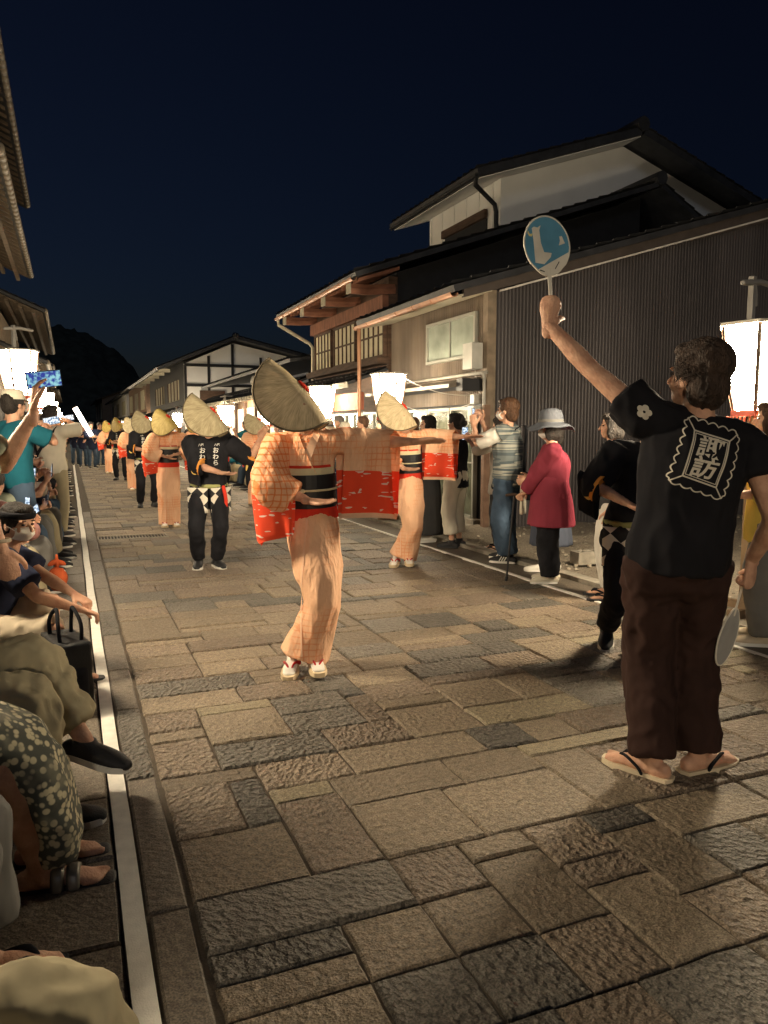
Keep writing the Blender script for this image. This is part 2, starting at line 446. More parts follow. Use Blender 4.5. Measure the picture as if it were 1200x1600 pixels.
IRON = M('cast_iron', (0.055, 0.048, 0.04), rough=0.5, metal=0.7, bump=0.3, bscale=90)
gt = thing('drain_grate', 'black slotted iron drain grate set across the stone paving', 'drain grate', (0.62, Y0 + 78.5 * U, 0))
gx0, gx1 = X0 - .62, X0 + 7 * U - .62
gh = 1.5 * U - .01
fr = MB(); fr.bx(gx0, gx1, -gh, -gh + .03, -.05, .003); fr.bx(gx0, gx1, gh - .03, gh, -.05, .003); fr.bx(gx0, gx0 + .02, -gh + .03, gh - .03, -.05, .003); fr.bx(gx1 - .02, gx1, -gh + .03, gh - .03, -.05, .003)
obj('frame', fr, CONC, gt)
obj('slot_shade', MB().bx(gx0 + .02, gx1 - .02, -gh + .03, gh - .03, -.0125, -.0085), M('drain_dark', (.01, .01, .01)), gt)  # black sheet just above the bed, painting the shade in the slots
bar = MB().bx(-.0065, .0065, -gh + .03, gh - .03, -.008, .004).mesh('bar'); bar.materials.append(M('worn_iron', (.2, .17, .13), rough=.45, metal=.6))
for i in range(21):
    o = bpy.data.objects.new('bar', bar); col.objects.link(o); o.parent = gt; o.location = (gx0 + .045 + i * (gx1 - gx0 - .09) / 20, 0, 0)

# loose stones on the lot
pb = MB(); rg2 = random.Random(5)
for i in range(900):
    x, y_ = 4.55 + rg2.random() ** 1.3 * 6.5, rg2.uniform(3.5, 9.5); r = rg2.uniform(.008, .03)
    pb.ell((x, y_, .018 + .02 * noise.noise((x * 2, y_ * 2, 0))), (r, r * rg2.uniform(.6, 1), r * .6), n=5, m=3)
o = obj('pebbles', pb, M('pebble', (.30, .26, .2), var=.4, scale=12)); o['kind'] = 'stuff'; o['label'] = 'loose gravel scattered over the vacant lot'; o['category'] = 'gravel'

# ================================================================ building kit
ROOFT = M('roof_tile', (0.035, 0.036, 0.04), rough=0.45, var=0.3, scale=5, bump=0.3)
BRN = M('brown_siding', (0.15, 0.115, 0.085), rough=0.5, var=0.35, scale=2.2, stretch=(1, 1, .35), metal=0.15)
DKS = M('dark_siding', (0.070, 0.062, 0.063), rough=0.5, var=0.28, scale=1.4, stretch=(1, 1, .3), metal=0.2)
WHT = M('white_plaster', (0.80, 0.79, 0.76), rough=0.85, var=0.06, scale=1.2, bump=0.2, bscale=80)
CRM = M('cream_board', (0.46, 0.42, 0.32), rough=0.7, var=0.12, scale=2)
COP = M('copper_gutter', (0.42, 0.22, 0.13), rough=0.4, var=0.2, scale=5, metal=0.35)
DWD = M('dark_wood', (0.085, 0.05, 0.033), rough=0.7, var=0.4, scale=3, stretch=(1, 1, 6), bump=0.3)
RWD = M('red_wood', (0.23, 0.10, 0.06), rough=0.7, var=0.35, scale=4, stretch=(1, 6, 1), bump=0.3)
BLK = M('black_trim', (0.02, 0.02, 0.022), rough=0.6)
ALU = M('aluminium_frame', (0.34, 0.34, 0.30), rough=0.4, metal=0.4, var=.08)
GLS = M('frosted_glass', (0.30, 0.34, 0.29), rough=0.14, var=0.25, scale=3, spec=0.9, bump=0.25, bscale=30)
SHJ = M('shoji_paper', (0.62, 0.58, 0.42), rough=0.9, var=0.1)
PIPE = M('white_pipe', (0.36, 0.34, 0.30), rough=0.45)
BOXM = M('grey_box', (0.42, 0.41, 0.37), rough=0.5, var=.12)

def corr(a0, a1, z0, ztop, put, pitch=0.055, d=0.016):
    """corrugated sheet: put(a, offset, z) -> point; ztop(a) gives the upper edge"""
    pts = []; a = a0
    prof = ((0, 0), (.28, 0), (.5, 1), (.78, 1))
    while a < a1 - 1e-6:
        for t, o_ in prof: pts.append((min(a + t * pitch, a1), o_ * d))
        a += pitch
    pts.append((a1, 0)); mb = MB(); V = []
    for a, o_ in pts: V += [put(a, o_, z0), put(a, o_, ztop(a))]
    return mb.add(V, [(2 * i, 2 * i + 2, 2 * i + 3, 2 * i + 1) for i in range(len(pts) - 1)])

def tiled_roof(xe, ze, xr, zr, y0, y1, pitch=0.27, th=0.09):
    """one roof slope from eave (xe,ze) to ridge (xr,zr) with rolled pan tiles stepping up the slope"""
    n = max(2, int((y1 - y0) / pitch)); L_ = sqrt((xr - xe) ** 2 + (zr - ze) ** 2); rows = max(2, int(L_ / 0.30))
    mb = MB(); sub = 6; ny = n * sub
    nx_, nz_ = -(zr - ze) / L_, (xr - xe) / L_
    if nz_ < 0: nx_, nz_ = -nx_, -nz_
    V = []; st = []
    for r in range(rows):
        for t, up in ((r / rows, .028), ((r + 1) / rows, .0)): st.append((t, up))
    for t, up in st:
        for j in range(ny + 1):
            a = (j / sub) % 1.0; wv = 0.035 * (cos(2 * pi * a) * .5 + .5) ** 2
            h = th + up + wv
            V.append((xe + (xr - xe) * t + nx_ * h, y0 + (y1 - y0) * j / ny, ze + (zr - ze) * t + nz_ * h))
    F_ = [(i * (ny + 1) + j, i * (ny + 1) + j + 1, (i + 1) * (ny + 1) + j + 1, (i + 1) * (ny + 1) + j) for i in range(len(st) - 1) for j in range(ny)]
    mb.add(V, F_)
    mb.add([(xe, y0, ze), (xe, y1, ze), (xr, y1, zr), (xr, y0, zr)] + [(xe + nx_ * th, y0, ze + nz_ * th), (xe + nx_ * th, y1, ze + nz_ * th), (xr + nx_ * th, y1, zr + nz_ * th), (xr + nx_ * th, y0, zr + nz_ * th)],
           [(0, 3, 2, 1), (0, 1, 5, 4), (2, 3, 7, 6), (1, 2, 6, 5), (3, 0, 4, 7), (4, 5, 6, 7)])
    return mb

def gutter(b, x, y0, y1, z, r=0.055, mat=None):
    g = MB(); n = 8
    def fn(u, v):
        a = pi + pi * v; return (x + r * cos(a), y0 + (y1 - y0) * u, z + r * sin(a))
    g.grid(fn, 1, n, thick=0.006)
    go = obj('gutter', g, mat or COP, b)
    k = max(2, int((y1 - y0) / 0.6))
    me = None
    for i in range(k + 1):
        yy = y0 + (y1 - y0) * i / k
        if me is None:
            t = MB()
            t.grid(lambda u, v: ((r + .008) * cos(pi + pi * v), -.014 + .028 * u, (r + .008) * sin(pi + pi * v)), 1, n, thick=.01)
            me = t.mesh('gutter_clip'); me.materials.append(mat or COP)
        o = bpy.data.objects.new('gutter_clip', me); col.objects.link(o); o.parent = go; o.location = (x, yy, z)
    return go

def window_x(b, x, y0, y1, z0, z1, nv, nh=1, frame=None, pane=None, fw=0.045, bar=0.02, name='window'):
    """window in a wall that faces -X at plane x"""
    fr_ = MB(); d = 0.05
    fr_.bx(x - d, x + .02, y0, y0 + fw, z0, z1); fr_.bx(x - d, x + .02, y1 - fw, y1, z0, z1)
    fr_.bx(x - d, x + .02, y0 + fw, y1 - fw, z1 - fw, z1); fr_.bx(x - d - .015, x + .02, y0 + fw, y1 - fw, z0, z0 + fw)
    wo = obj(name, fr_, frame or ALU, b)
    iy0, iy1, iz0, iz1 = y0 + fw, y1 - fw, z0 + fw, z1 - fw
    for i in range(1, nv):
        yy = iy0 + (iy1 - iy0) * i / nv; obj('mullion', MB().bx(x - d + .012, x + .01, yy - bar / 2, yy + bar / 2, iz0, iz1), frame or ALU, wo)
    for i in range(1, nh):
        zz = iz0 + (iz1 - iz0) * i / nh; obj('glazing_bar', MB().bx(x - d + .016, x + .01, iy0, iy1, zz - bar / 2, zz + bar / 2), frame or ALU, wo)
    for i in range(nv):
        a, c = iy0 + (iy1 - iy0) * i / nv, iy0 + (iy1 - iy0) * (i + 1) / nv
        obj('pane', MB().bx(x - .015, x - .006, a + .002, c - .002, iz0, iz1), pane or GLS, wo)
    return wo

# ---------------------------------------------------------------- brown shop beside the vacant lot
b1 = thing('shop_building', 'two-storey shop with brown ribbed front and dark ribbed side wall by the vacant lot', 'building', (5.5, 9.6, 0))
def put1(o): o.parent = b1; o.location = (-5.5, -9.6, 0); return o
def P1(name, mb, mat, **k): return put1(obj(name, mb, mat, **k))
class Off:                                                    # parent whose children keep world numbers
    def __init__(s, name, label, cat, base):
        s.root = thing(name, label, cat, base); s.base = base
    def part(s, name, mb, mat, smooth=False):
        o = obj(name, mb, mat, s.root, smooth=smooth); o.location = tuple(-q for q in s.base); return o
    def adopt(s, o): o.parent = s.root; o.location = tuple(a - q for a, q in zip(o.location, s.base)); return o
SL = 0.298
def z1r(x): return 3.40 + (x - 5.2) * SL
P1('front_wall', corr(9.62, 13.1, 2.06, lambda a: 3.35, lambda a, o_, z: (5.5 - o_, a, z), pitch=.06), BRN)
P1('lower_front_wall', corr(9.62, 13.1, 1.78, lambda a: 2.0, lambda a, o_, z: (5.5 - o_, a, z), pitch=.06), BRN)
P1('side_wall', corr(5.58, 11.0, -.1, lambda a: z1r(a) - .16, lambda a, o_, z: (a, 9.6 - o_, z), pitch=.058, d=.006), DKS)
P1('core', MB().prism([(5.53, -.1), (10.9, -.1), (10.9, 4.8), (5.53, 3.3)], 9.64, 13.08, 'y'), BLK)
P1('corner_trim', MB().bx(5.44, 5.575, 9.53, 9.66, -.1, 3.33), M('corner_wood', (.22, .17, .12), var=.3))
P1('fascia', MB().prism([(5.05, 3.10 + .10), (11.2, z1r(11.2) - .27), (11.2, z1r(11.2) + .02), (5.05, z1r(5.05) + .02)], 9.5, 9.56, 'y'), M('brown_fascia', (.075, .06, .052), rough=.5))
P1('verge_strip', MB().prism([(5.6, z1r(5.6) - .215), (11.1, z1r(11.1) - .215), (11.1, z1r(11.1) - .19), (5.6, z1r(5.6) - .19)], 9.47, 9.498, 'y'), M('pale_strip', (.62, .58, .52), rough=.5))
P1('roof', tiled_roof(4.88, z1r(4.88) - .05, 11.6, z1r(11.6) - .05, 9.44, 13.25), ROOFT)
P1('soffit', MB().add([(4.93, 9.52, 3.20), (4.93, 13.1, 3.20), (5.5, 13.1, 3.31), (5.5, 9.52, 3.31), (4.93, 9.52, 3.225), (4.93, 13.1, 3.225), (5.5, 13.1, 3.335), (5.5, 9.52, 3.335)], [(0, 3, 2, 1), (4, 5, 6, 7), (0, 1, 5, 4), (1, 2, 6, 5), (2, 3, 7, 6), (3, 0, 4, 7)]), CRM)
put1(gutter(b1, 4.86, 9.44, 13.25, 3.24))
P1('downpipe', MB().tube([(4.86, 13.1, 3.2), (4.86, 13.1, 2.9), (4.86, 13.1, 1.95), (4.86, 13.1, 0.0)], .036, n=10), COP, smooth=True)
put1(window_x(b1, 5.48, 9.88, 11.52, 2.45, 3.09, 2))
P1('canopy', MB().add([(4.98, 9.8, 2.0), (4.98, 13.1, 2.0), (5.5, 13.1, 2.1), (5.5, 9.8, 2.1), (4.98, 9.8, 2.05), (4.98, 13.1, 2.05), (5.5, 13.1, 2.16), (5.5, 9.8, 2.16)], [(0, 3, 2, 1), (4, 5, 6, 7), (0, 1, 5, 4), (1, 2, 6, 5), (2, 3, 7, 6), (3, 0, 4, 7)]), M('canopy_tin', (.13, .105, .08), var=.25, rough=.5))
P1('canopy_box', MB().bx(5.1, 5.42, 9.62, 9.79, 1.95, 2.12), BLK)
P1('conduit', MB().tube([(5.40, 13.0, 2.2), (5.40, 9.75, 2.2), (5.38, 9.55, 2.18), (5.38, 9.5, 2.1), (5.38, 9.5, 1.0)], .024, n=8, k=3), PIPE, smooth=True)
P1('meter_box', MB().bx(5.26, 5.43, 9.64, 9.92, 2.26, 2.62), BOXM)
P1('switch_box', MB().bx(5.26, 5.42, 9.58, 9.75, 1.52, 1.74), BOXM)
P1('small_box', MB().bx(5.30, 5.42, 9.64, 9.76, 1.77, 1.90), PIPE)
P1('wall_post', MB().bx(5.36, 5.45, 9.44, 9.525, -.1, 1.75), M('brown_post', (.2, .12, .08), var=.3))
yy = 9.92
LITGLASS = M('lit_glass', (.10, .11, .08), rough=.12, var=.35, scale=7, spec=.9, bump=.5, bscale=26)
for i in range(4):
    put1(window_x(b1, 5.5, yy, yy + .76, 0.10, 1.74, 1, 2, pane=LITGLASS, name='sliding_door')); yy += .785
P1('door_sill', MB().bx(5.36, 5.62, 9.8, 13.1, -.1, .10), CONC)
wire = MB()
for a, c, sag in (((5.38, 9.7, 1.9), (4.62, 10.9, 2.28), .12), ((5.4, 9.6, 1.85), (5.4, 12.8, 1.95), .22), ((5.39, 9.8, 2.3), (5.38, 9.6, 1.9), .06)):
    wire.tube([tuple(a[i] + (c[i] - a[i]) * t - (sag * 4 * t * (1 - t) if i == 2 else 0) for i in range(3)) for t in np.linspace(0, 1, 9)], .006, n=5)
P1('cable', wire, PIPE)

# ---------------------------------------------------------------- wooden lattice house
b2 = Off('lattice_house', 'old wooden house with lattice upper windows and copper gutter beyond the brown shop', 'house', (5.5, 13.3, 0))
SL2 = 0.345
def z2r(x): return 4.06 + (x - 4.75) * SL2
b2.part('front_wall', MB().bx(5.52, 5.7, 13.32, 17.9, -.1, 4.2), DWD)
b2.part('side_wall', MB().prism([(5.7, -.1), (11.2, -.1), (11.2, z2r(11.2) - .1), (5.7, z2r(5.7) - .1)], 13.34, 17.9, 'y'), BLK)
b2.part('roof', tiled_roof(4.75, 4.06, 11.3, z2r(11.3), 12.9, 18.5), ROOFT)
b2.part('rear_roof', tiled_roof(16, z2r(11.3) - 4.7 * .55, 11.36, z2r(11.3), 12.9, 18.5), ROOFT)
b2.part('ridge', MB().tube([(11.33, 12.85, z2r(11.3) + .17), (11.33, 18.5, z2r(11.3) + .17)], (.14, .10), n=8, cap='flat'), ROOFT)
b2.adopt(gutter(b2.root, 4.70, 12.95, 18.3, 4.05))
b2.part('downpipe', MB().tube([(4.70, 18.2, 4.0), (4.72, 18.2, 3.88), (5.4, 17.95, 3.45), (5.46, 17.9, 3.35), (5.46, 17.9, 2.6), (5.5, 17.9, 2.45)], .04, n=10), CRM, smooth=True)
for y_ in (13.35, 14.85, 16.35, 17.8):
    b2.part('bracket_beam', MB().tube([(4.78, y_, 3.93), (5.1, y_, 3.93), (5.65, y_, 3.98)], (.07, .10), n=6, axis=(0, 1, 0), cap='flat'), RWD)
    b2.part('beam_cap', MB().bx(4.73, 4.775, y_ - .075, y_ + .075, 3.84, 4.03), CRM)
for i in range(18):
    b2.part('rafter', MB().add([(4.82, 13.0 + i * .3, 4.0), (4.82, 13.06 + i * .3, 4.0), (5.6, 13.06 + i * .3, 4.26), (5.6, 13.0 + i * .3, 4.26), (4.82, 13.0 + i * .3, 4.06), (4.82, 13.06 + i * .3, 4.06), (5.6, 13.06 + i * .3, 4.32), (5.6, 13.0 + i * .3, 4.32)], [(0, 3, 2, 1), (4, 5, 6, 7), (0, 1, 5, 4), (2, 3, 7, 6), (1, 2, 6, 5), (3, 0, 4, 7)]), RWD)
b2.part('wall_beam', MB().bx(5.40, 5.52, 13.32, 17.9, 3.62, 3.86), RWD)
b2.part('upper_sill', MB().bx(5.30, 5.52, 13.32, 17.9, 2.62, 2.74), DWD)
for a, c in ((13.4, 14.8), (14.95, 16.35), (16.5, 17.75)):
    b2.adopt(window_x(b2.root, 5.5, a, c, 2.75, 3.61, 5, 2, frame=DWD, pane=SHJ, fw=.05, bar=.035))
b2.part('lower_roof', tiled_roof(4.72, 2.22, 5.5, 2.5, 13.3, 18.1, th=.05), ROOFT)
b2.part('lower_fascia', MB().bx(4.69, 4.72, 13.3, 18.1, 2.17, 2.27), CRM)
b2.part('shop_sign_board', MB().bx(5.0, 5.1, 13.5, 15.6, 1.78, 2.10), M('faded_red', (.30, .10, .06), var=.3, scale=6))
for i in range(4):
    b2.adopt(window_x(b2.root, 5.5, 13.45 + i * 1.1, 14.5 + i * 1.1, .12, 1.75, 2, 2, pane=LITGLASS, name='sliding_door'))

# ---------------------------------------------------------------- white gabled house behind
b3 = Off('white_house', 'tall white house with a black gabled roof rising behind the lattice house', 'house', (8.84, 15.0, 0))
XA, ZA, XL, ZL = 12.05, 7.93, 7.95, 6.55
b3.part('gable_wall', MB().prism([(8.84, 0), (15.3, 0), (15.3, 6.80), (12.05, 7.88), (8.84, 6.80)], 15.0, 15.15, 'y'), WHT)
b3.part('front_wall', MB().bx(8.84, 8.99, 15.15, 18.55, 0, 6.80), WHT)
for i in range(6):
    b3.part('wall_batten', MB().bx(8.815, 8.84, 15.3 + i * .62, 15.33 + i * .62, 4.5, 6.78), WHT)
b3.part('window_panel', MB().bx(8.80, 8.835, 15.55, 17.6, 4.6, 6.1), BLK)  # flat black panel standing proud of the wall, no opening cut
b3.part('shutter_box', MB().bx(8.72, 8.8, 15.5, 17.65, 6.1, 6.28), DWD)
for i in range(11):
    b3.part('shutter_slat', MB().bx(8.74, 8.79, 15.6, 16.75, 4.9 + i * .075, 4.96 + i * .075), CRM)
b3.part('roof', tiled_roof(XL, ZL, XA, ZA, 14.35, 19.0, th=.16), ROOFT)
b3.part('right_roof', tiled_roof(16.2, ZL, XA + .05, ZA, 14.35, 19.0, th=.16), ROOFT)
b3.part('ridge', MB().tube([(XA, 14.3, ZA + .22), (XA, 19, ZA + .22)], (.16, .12), n=8, cap='flat'), ROOFT)
b3.part('soffit', MB().prism([(8.0, 6.53), (12.05, 7.89), (12.05, 7.915), (8.0, 6.55)], 14.4, 18.9, 'y'), WHT)
b3.adopt(gutter(b3.root, XL - .03, 14.4, 18.9, ZL + .05, mat=BLK))
b3.part('downpipe', MB().tube([(XL, 14.5, ZL + .02), (XL + .05, 14.6, ZL - .1), (8.75, 15.1, ZL - .28), (8.8, 15.12, ZL - .42), (8.8, 15.12, 4.5)], .05, n=10), BLK, smooth=True)

# ---------------------------------------------------------------- half-timbered house further up
b4 = Off('half_timbered_house', 'white and black half-timbered house with its gable towards the street', 'house', (5.2, 38.0, 0))
b4.part('gable_wall', MB().prism([(5.2, 0), (12.8, 0), (12.8, 4.55), (7.55, 5.6), (5.2, 4.55)], 38.0, 38.2, 'y'), WHT)
b4.part('street_wall', MB().bx(5.2, 5.4, 38.2, 55, 0, 4.7), BLK)
for x in (5.24, 6.35, 7.5, 8.9, 10.2, 11.4): b4.part('timber_post', MB().bx(x - .06, x + .06, 37.94, 37.998, 2.3, 4.5 if x < 6 else 4.95), BLK)
for z, a, c in ((2.4, 5.2, 12.8), (3.55, 5.2, 12.8), (4.5, 5.2, 12.8)): b4.part('timber_beam', MB().bx(a, c, 37.93, 37.99, z - .07, z + .07), BLK)
b4.part('timber_beam', MB().bx(7.44, 7.56, 37.93, 37.985, 4.5, 5.55), BLK)
b4.part('roof', tiled_roof(3.9, 4.15, 7.55, 5.72, 37.2, 56, th=.14, pitch=.4), ROOFT)
b4.part('rear_roof', tiled_roof(14, 4.3, 7.6, 5.72, 37.2, 56, th=.14, pitch=.4), ROOFT)
b4.part('finial', MB().tube([(7.57, 37.1, 5.85), (7.57, 37.6, 5.95)], .14, n=6), ROOFT)
b4.part('lower_roof', tiled_roof(4.3, 2.1, 5.2, 2.45, 38.4, 55, th=.1, pitch=.4), ROOFT)
b4.part('gable_window', MB().bx(5.9, 7.1, 37.9, 37.99, 2.55, 3.3), DWD)
for i in range(7): b4.part('rafter_end', MB().bx(3.95, 4.5, 37.6 + i * 2.4, 37.8 + i * 2.4, 4.1, 4.25), CRM)
for y_ in (40, 46.5): 
    b4.part('window', MB().bx(5.14, 5.2, y_, y_ + 4.2, 2.9, 3.9), CRM)
    for q in range(4): b4.part('window_bar', MB().bx(5.1, 5.137, y_ + .05 + q * 1.3, y_ + .17 + q * 1.3, 2.9, 3.9), DWD)

# low shop with tiled awning between
b5 = Off('awning_shop', 'low shop with a pale tiled awning between the lattice and half-timbered houses', 'shop', (5.4, 19.5, 0))
b5.part('front_wall', MB().bx(5.4, 5.6, 19.0, 33, 0, 2.6), M('shop_wood', (.30, .19, .11), var=.3))
b5.part('awning_roof', tiled_roof(4.75, 2.32, 5.8, 2.75, 18.9, 33, th=.05), ROOFT)
b5.part('awning_fascia', MB().bx(4.71, 4.745, 18.9, 33, 2.24, 2.36), CRM)
for i in range(40): b5.part('rafter_end', MB().bx(4.66, 4.71, 19 + i * .35, 19.1 + i * .35, 2.25, 2.34), CRM)
b5.part('upper_roof', tiled_roof(5.2, 3.1, 8.5, 3.6, 19, 33), ROOFT)
LITW = emit('lit_window', (1.0, .72, .38), .55)
for i in range(9):
    o = b5.part('lit_window', MB().bx(5.36, 5.40, 19.4 + i * 1.5, 20.4 + i * 1.5, .9, 2.1), LITW)
    b5.part('window_post', MB().bx(5.3, 5.39, 20.5 + i * 1.5, 20.7 + i * 1.5, 0, 2.3), DWD)
flood = Off('flood_lamp', 'white flood lamp fixed on top of the shop awning', 'lamp', (4.8, 21.2, 2.6))
flood.part('housing', MB().ell((4.8, 21.2, 2.74), (.13, .13, .16)).bx(4.72, 4.88, 21.1, 21.3, 2.42, 2.6), PIPE, smooth=True)
flood.part('lens', MB().bx(4.92, 5.06, 21.0, 21.3, 2.78, 2.84), emit('lamp_lens', (.9, .95, 1), 4))

# small far houses on the right
def far_house(label, x, y0, y1, z, wall, roof=ROOFT, gable=2.0, lit=False, win=3):
    h = Off('street_house', label, 'house', (x, y0, 0))
    h.part('wall', MB().prism([(x, 0), (x + 6, 0), (x + 6, z), (x + 3, z + gable * .6), (x, z)], y0, y1, 'y'), wall)
    h.part('roof', tiled_roof(x - .8, z - .25, x + 3, z + gable * .62, y0 - .4, y1 + .3, pitch=.5), roof)
    h.part('rear_roof', tiled_roof(x + 6.8, z - .25, x + 3.02, z + gable * .62, y0 - .4, y1 + .3, pitch=.5), roof)
    h.part('lower_roof', tiled_roof(x - .9, 2.3, x, 2.7, y0, y1, th=.06, pitch=.5), roof)
    for i in range(win):
        yy_ = y0 + (y1 - y0) * (i + .25) / win
        h.part('window', MB().bx(x - .05, x - .003, yy_, yy_ + (y1 - y0) * .5 / win, 3.0, z - .6), CRM if i % 2 else SHJ)
    return h
far_house('small brown-walled house up the street past the half-timbered house', 5.5, 61, 79, 5.1, M('brown_wall', (.30, .20, .14)))
far_house('small white-walled house up the street beyond the brown one', 5.5, 82, 112, 5.0, WHT)
far_house('far dark house closing the street at the foot of the hill', 4.6, 120, 150, 6.0, M('umber_wall', (.16, .12, .09)))

# ---------------------------------------------------------------- left side houses
EAVE = M('weathered_wood', (.12, .09, .062), rough=.75, var=.35, scale=3, stretch=(1, 5, 1), bump=.3)
TILE_L = M('pale_tile_edge', (.22, .185, .14), rough=.5, var=.25, scale=9)
def left_house(label, y0, y1, xe, eaves, wallx):
    h = Off('town_house', label, 'house', (wallx, y0, 0))
    h.part('wall', MB().bx(wallx - 5, wallx, y0, y1, 0, eaves[0] + .5), M('left_wall', (.30, .23, .16), var=.3))
    for q, ze in enumerate(eaves):
        xr = wallx - (4 if q == 0 else .0)
        zr = ze + (xe - xr) * .42
        h.part('roof' if q == 0 else 'lower_roof', tiled_roof(xe, ze, xr, zr, y0, y1, pitch=.3, th=.10), ROOFT)
        n = int((y1 - y0) / .32)
        tl = MB().tube([(0, -.15, 0), (0, .15, 0)], .072, n=9, cap='flat').mesh('eave_tile', (), True); tl.materials.append(TILE_L)
        for i in range(n):
            o = bpy.data.objects.new('eave_tile', tl); col.objects.link(o); o.parent = h.root; o.location = (xe + .03 - h.base[0], y0 + .16 + i * .32 - h.base[1], ze + .06); o.rotation_euler = (random.uniform(-.04, .04), 0, random.uniform(-.03, .03))
        rf = MB().add([(xe - .06, -.04, ze - .07), (xe - .06, .04, ze - .07), (wallx, .04, ze - .07 + (xe - wallx) * .42), (wallx, -.04, ze - .07 + (xe - wallx) * .42), (xe - .06, -.04, ze), (xe - .06, .04, ze), (wallx, .04, ze + (xe - wallx) * .42), (wallx, -.04, ze + (xe - wallx) * .42)], [(0, 3, 2, 1), (4, 5, 6, 7), (0, 1, 5, 4), (2, 3, 7, 6), (1, 2, 6, 5), (3, 0, 4, 7)]).mesh('rafter'); rf.materials.append(EAVE)
        for i in range(int((y1 - y0) / .45)):
            o = bpy.data.objects.new('rafter', rf); col.objects.link(o); o.parent = h.root; o.location = (-h.base[0], y0 + .2 + i * .45 - h.base[1], -h.base[2])
        for j in range(3):
            xx = xe - .35 - j * .4
            h.part('purlin', MB().bx(xx - .05, xx + .05, y0, y1 + .25, ze - .17 + (xe - xx) * .42, ze - .075 + (xe - xx) * .42), EAVE)
    for i in range(int((y1 - y0) / 2)):
        h.part('window', MB().bx(wallx + .003, wallx + .06, y0 + .4 + i * 2, y0 + 1.7 + i * 2, 3.2, 4.6), SHJ)
        h.part('window', MB().bx(wallx + .003, wallx + .06, y0 + .4 + i * 2, y0 + 1.8 + i * 2, .4, 2.2), SHJ)
    return h
left_house('tall house with two tiers of wooden eaves jutting over the spectators', 14.5, 26.2, -0.9, (8.0, 5.95), -2.4)
left_house('lower house with pale tile ends under its eaves next to the tall two-tier house', 28.5, 44, -0.6, (5.3, 3.6), -2.2)
left_house('far house on the spectator side with pale eave ends', 47, 66, -0.7, (4.9,), -2.2)
left_house('last house on the spectator side below the wooded hill', 69, 100, -0.7, (4.6,), -2.2)

# ---------------------------------------------------------------- wooded hill
def hill_h(x, y_):
    pts = [(-160, 60), (-60, 52), (-20, 46), (-4, 43), (6, 40), (17, 33), (23, 25.5), (27, 17), (34, 9), (60, 10), (140, 16), (300, 22)]
    for (a, h0), (c, h1) in zip(pts, pts[1:]):
        if a <= x <= c: h = h0 + (h1 - h0) * (x - a) / (c - a); break
    else: h = 20
    return h
def hillf(u, v):
    x = -160 + 460 * u; t = v
    prof = sin(pi * .5 * min(1, t / .45)) if t < .45 else 1 - (t - .45) * .5
    z = hill_h(x, 0) * .90 * prof * (1 + .05 * noise.noise((x * .09, t * 6, 0))) + 1.8 * noise.noise((x * .35, t * 40, 2)) + 1.5 * abs(noise.noise((x * 1.1, t * 90, 5)))
    return (x, 240 + 133 * t, z - 1 if t > 0 else -2)
struct('hill', MB().grid(hillf, 420, 46), M('dark_forest', (.05, .058, .05), rough=.95, var=.4, scale=.4, bump=1, bscale=2), smooth=True)

# ================================================================ lanterns
PAPER = emit('lantern_paper', LANTERN_COL, LANTERN)
PAPER_MID = emit('lantern_paper_mid', LANTERN_COL, LANTERN * .30)
PAPER_SOFT = emit('lantern_paper_soft', LANTERN_COL, LANTERN * .50)
REDL = M('red_lacquer', (.50, .08, .04), rough=.4)
WOODP = M('post_wood', (.28, .19, .11), rough=.7, var=.3, stretch=(1, 1, .2), scale=8)
WHITEW = M('white_wood', (.72, .68, .58), rough=.6)
def lantern(label, loc, rz=0.0, zc=1.93, paper=None, group='street lanterns along the route'):
    t = thing('street_lantern', label, 'lantern', loc, rz, group)
    rt, rb, h = .255, .150, .60; z0, z1 = zc - h / 2, zc + h / 2
    prof = [(0, rb), (.25, rb + (rt - rb) * .36), (.55, rb + (rt - rb) * .72), (1, rt)]
    P = lambda k, r, z: (r * cos(pi / 6 + k * pi / 3), r * sin(pi / 6 + k * pi / 3), z)
    for k in range(6):
        V = []; 
        for q, r in prof: V += [P(k, r, z0 + q * h), P(k + 1, r, z0 + q * h)]
        obj('panel', MB().add(V, [(2 * i, 2 * i + 1, 2 * i + 3, 2 * i + 2) for i in range(3)]), paper or PAPER, t)
        fr_ = MB().tube([P(k, r + .006, z0 + q * h) for q, r in prof], .0155, n=5)
        obj('strut', fr_, DWD, t)
    rim = MB(); hexp = lambda r: [(r * cos(pi / 6 + k * pi / 3), r * sin(pi / 6 + k * pi / 3)) for k in range(6)]
    rim.prism(hexp(rt + .035), z1, z1 + .022); obj('top_rim', rim, WHITEW, t)
    obj('base_rim', MB().prism(hexp(rb + .03), z0 - .04, z0), REDL, t)
    fr2 = MB()
    for k in range(36):
        a = 2 * pi * k / 36; fr2.tube([((rb + .028) * cos(a), (rb + .028) * sin(a), z0 - .045), ((rb + .03) * cos(a), (rb + .03) * sin(a), z0 - .075)], .005, n=4)
    obj('fringe', fr2, REDL, t)['kind'] = 'stuff'
    obj('post', MB().bx(-.03, .03, -.03, .03, 0, z0 - .04), WOODP, t)
    obj('foot', MB().box((0, 0, .04), (.34, .08, .08)).box((0, 0, .10), (.08, .34, .05)), WOODP, t)
    return t
RX = 4.58
near_lan = lantern('large glowing paper lantern on a post beside the yellow-shirted onlooker', (4.62, 4.2, 0), .25, zc=1.84)
obj('crossbar', MB().tube([(-.14, .05, 2.44), (.1, .05, 2.47), (.3, .05, 2.46)], .022, n=6).tube([(.02, .05, 2.47), (.03, .04, 2.37), (.05, .05, 2.30)], .008, n=5).bx(-.02, .02, .04, .08, 2.2, 2.5), M('grey_wood', (.35, .33, .3)), near_lan)
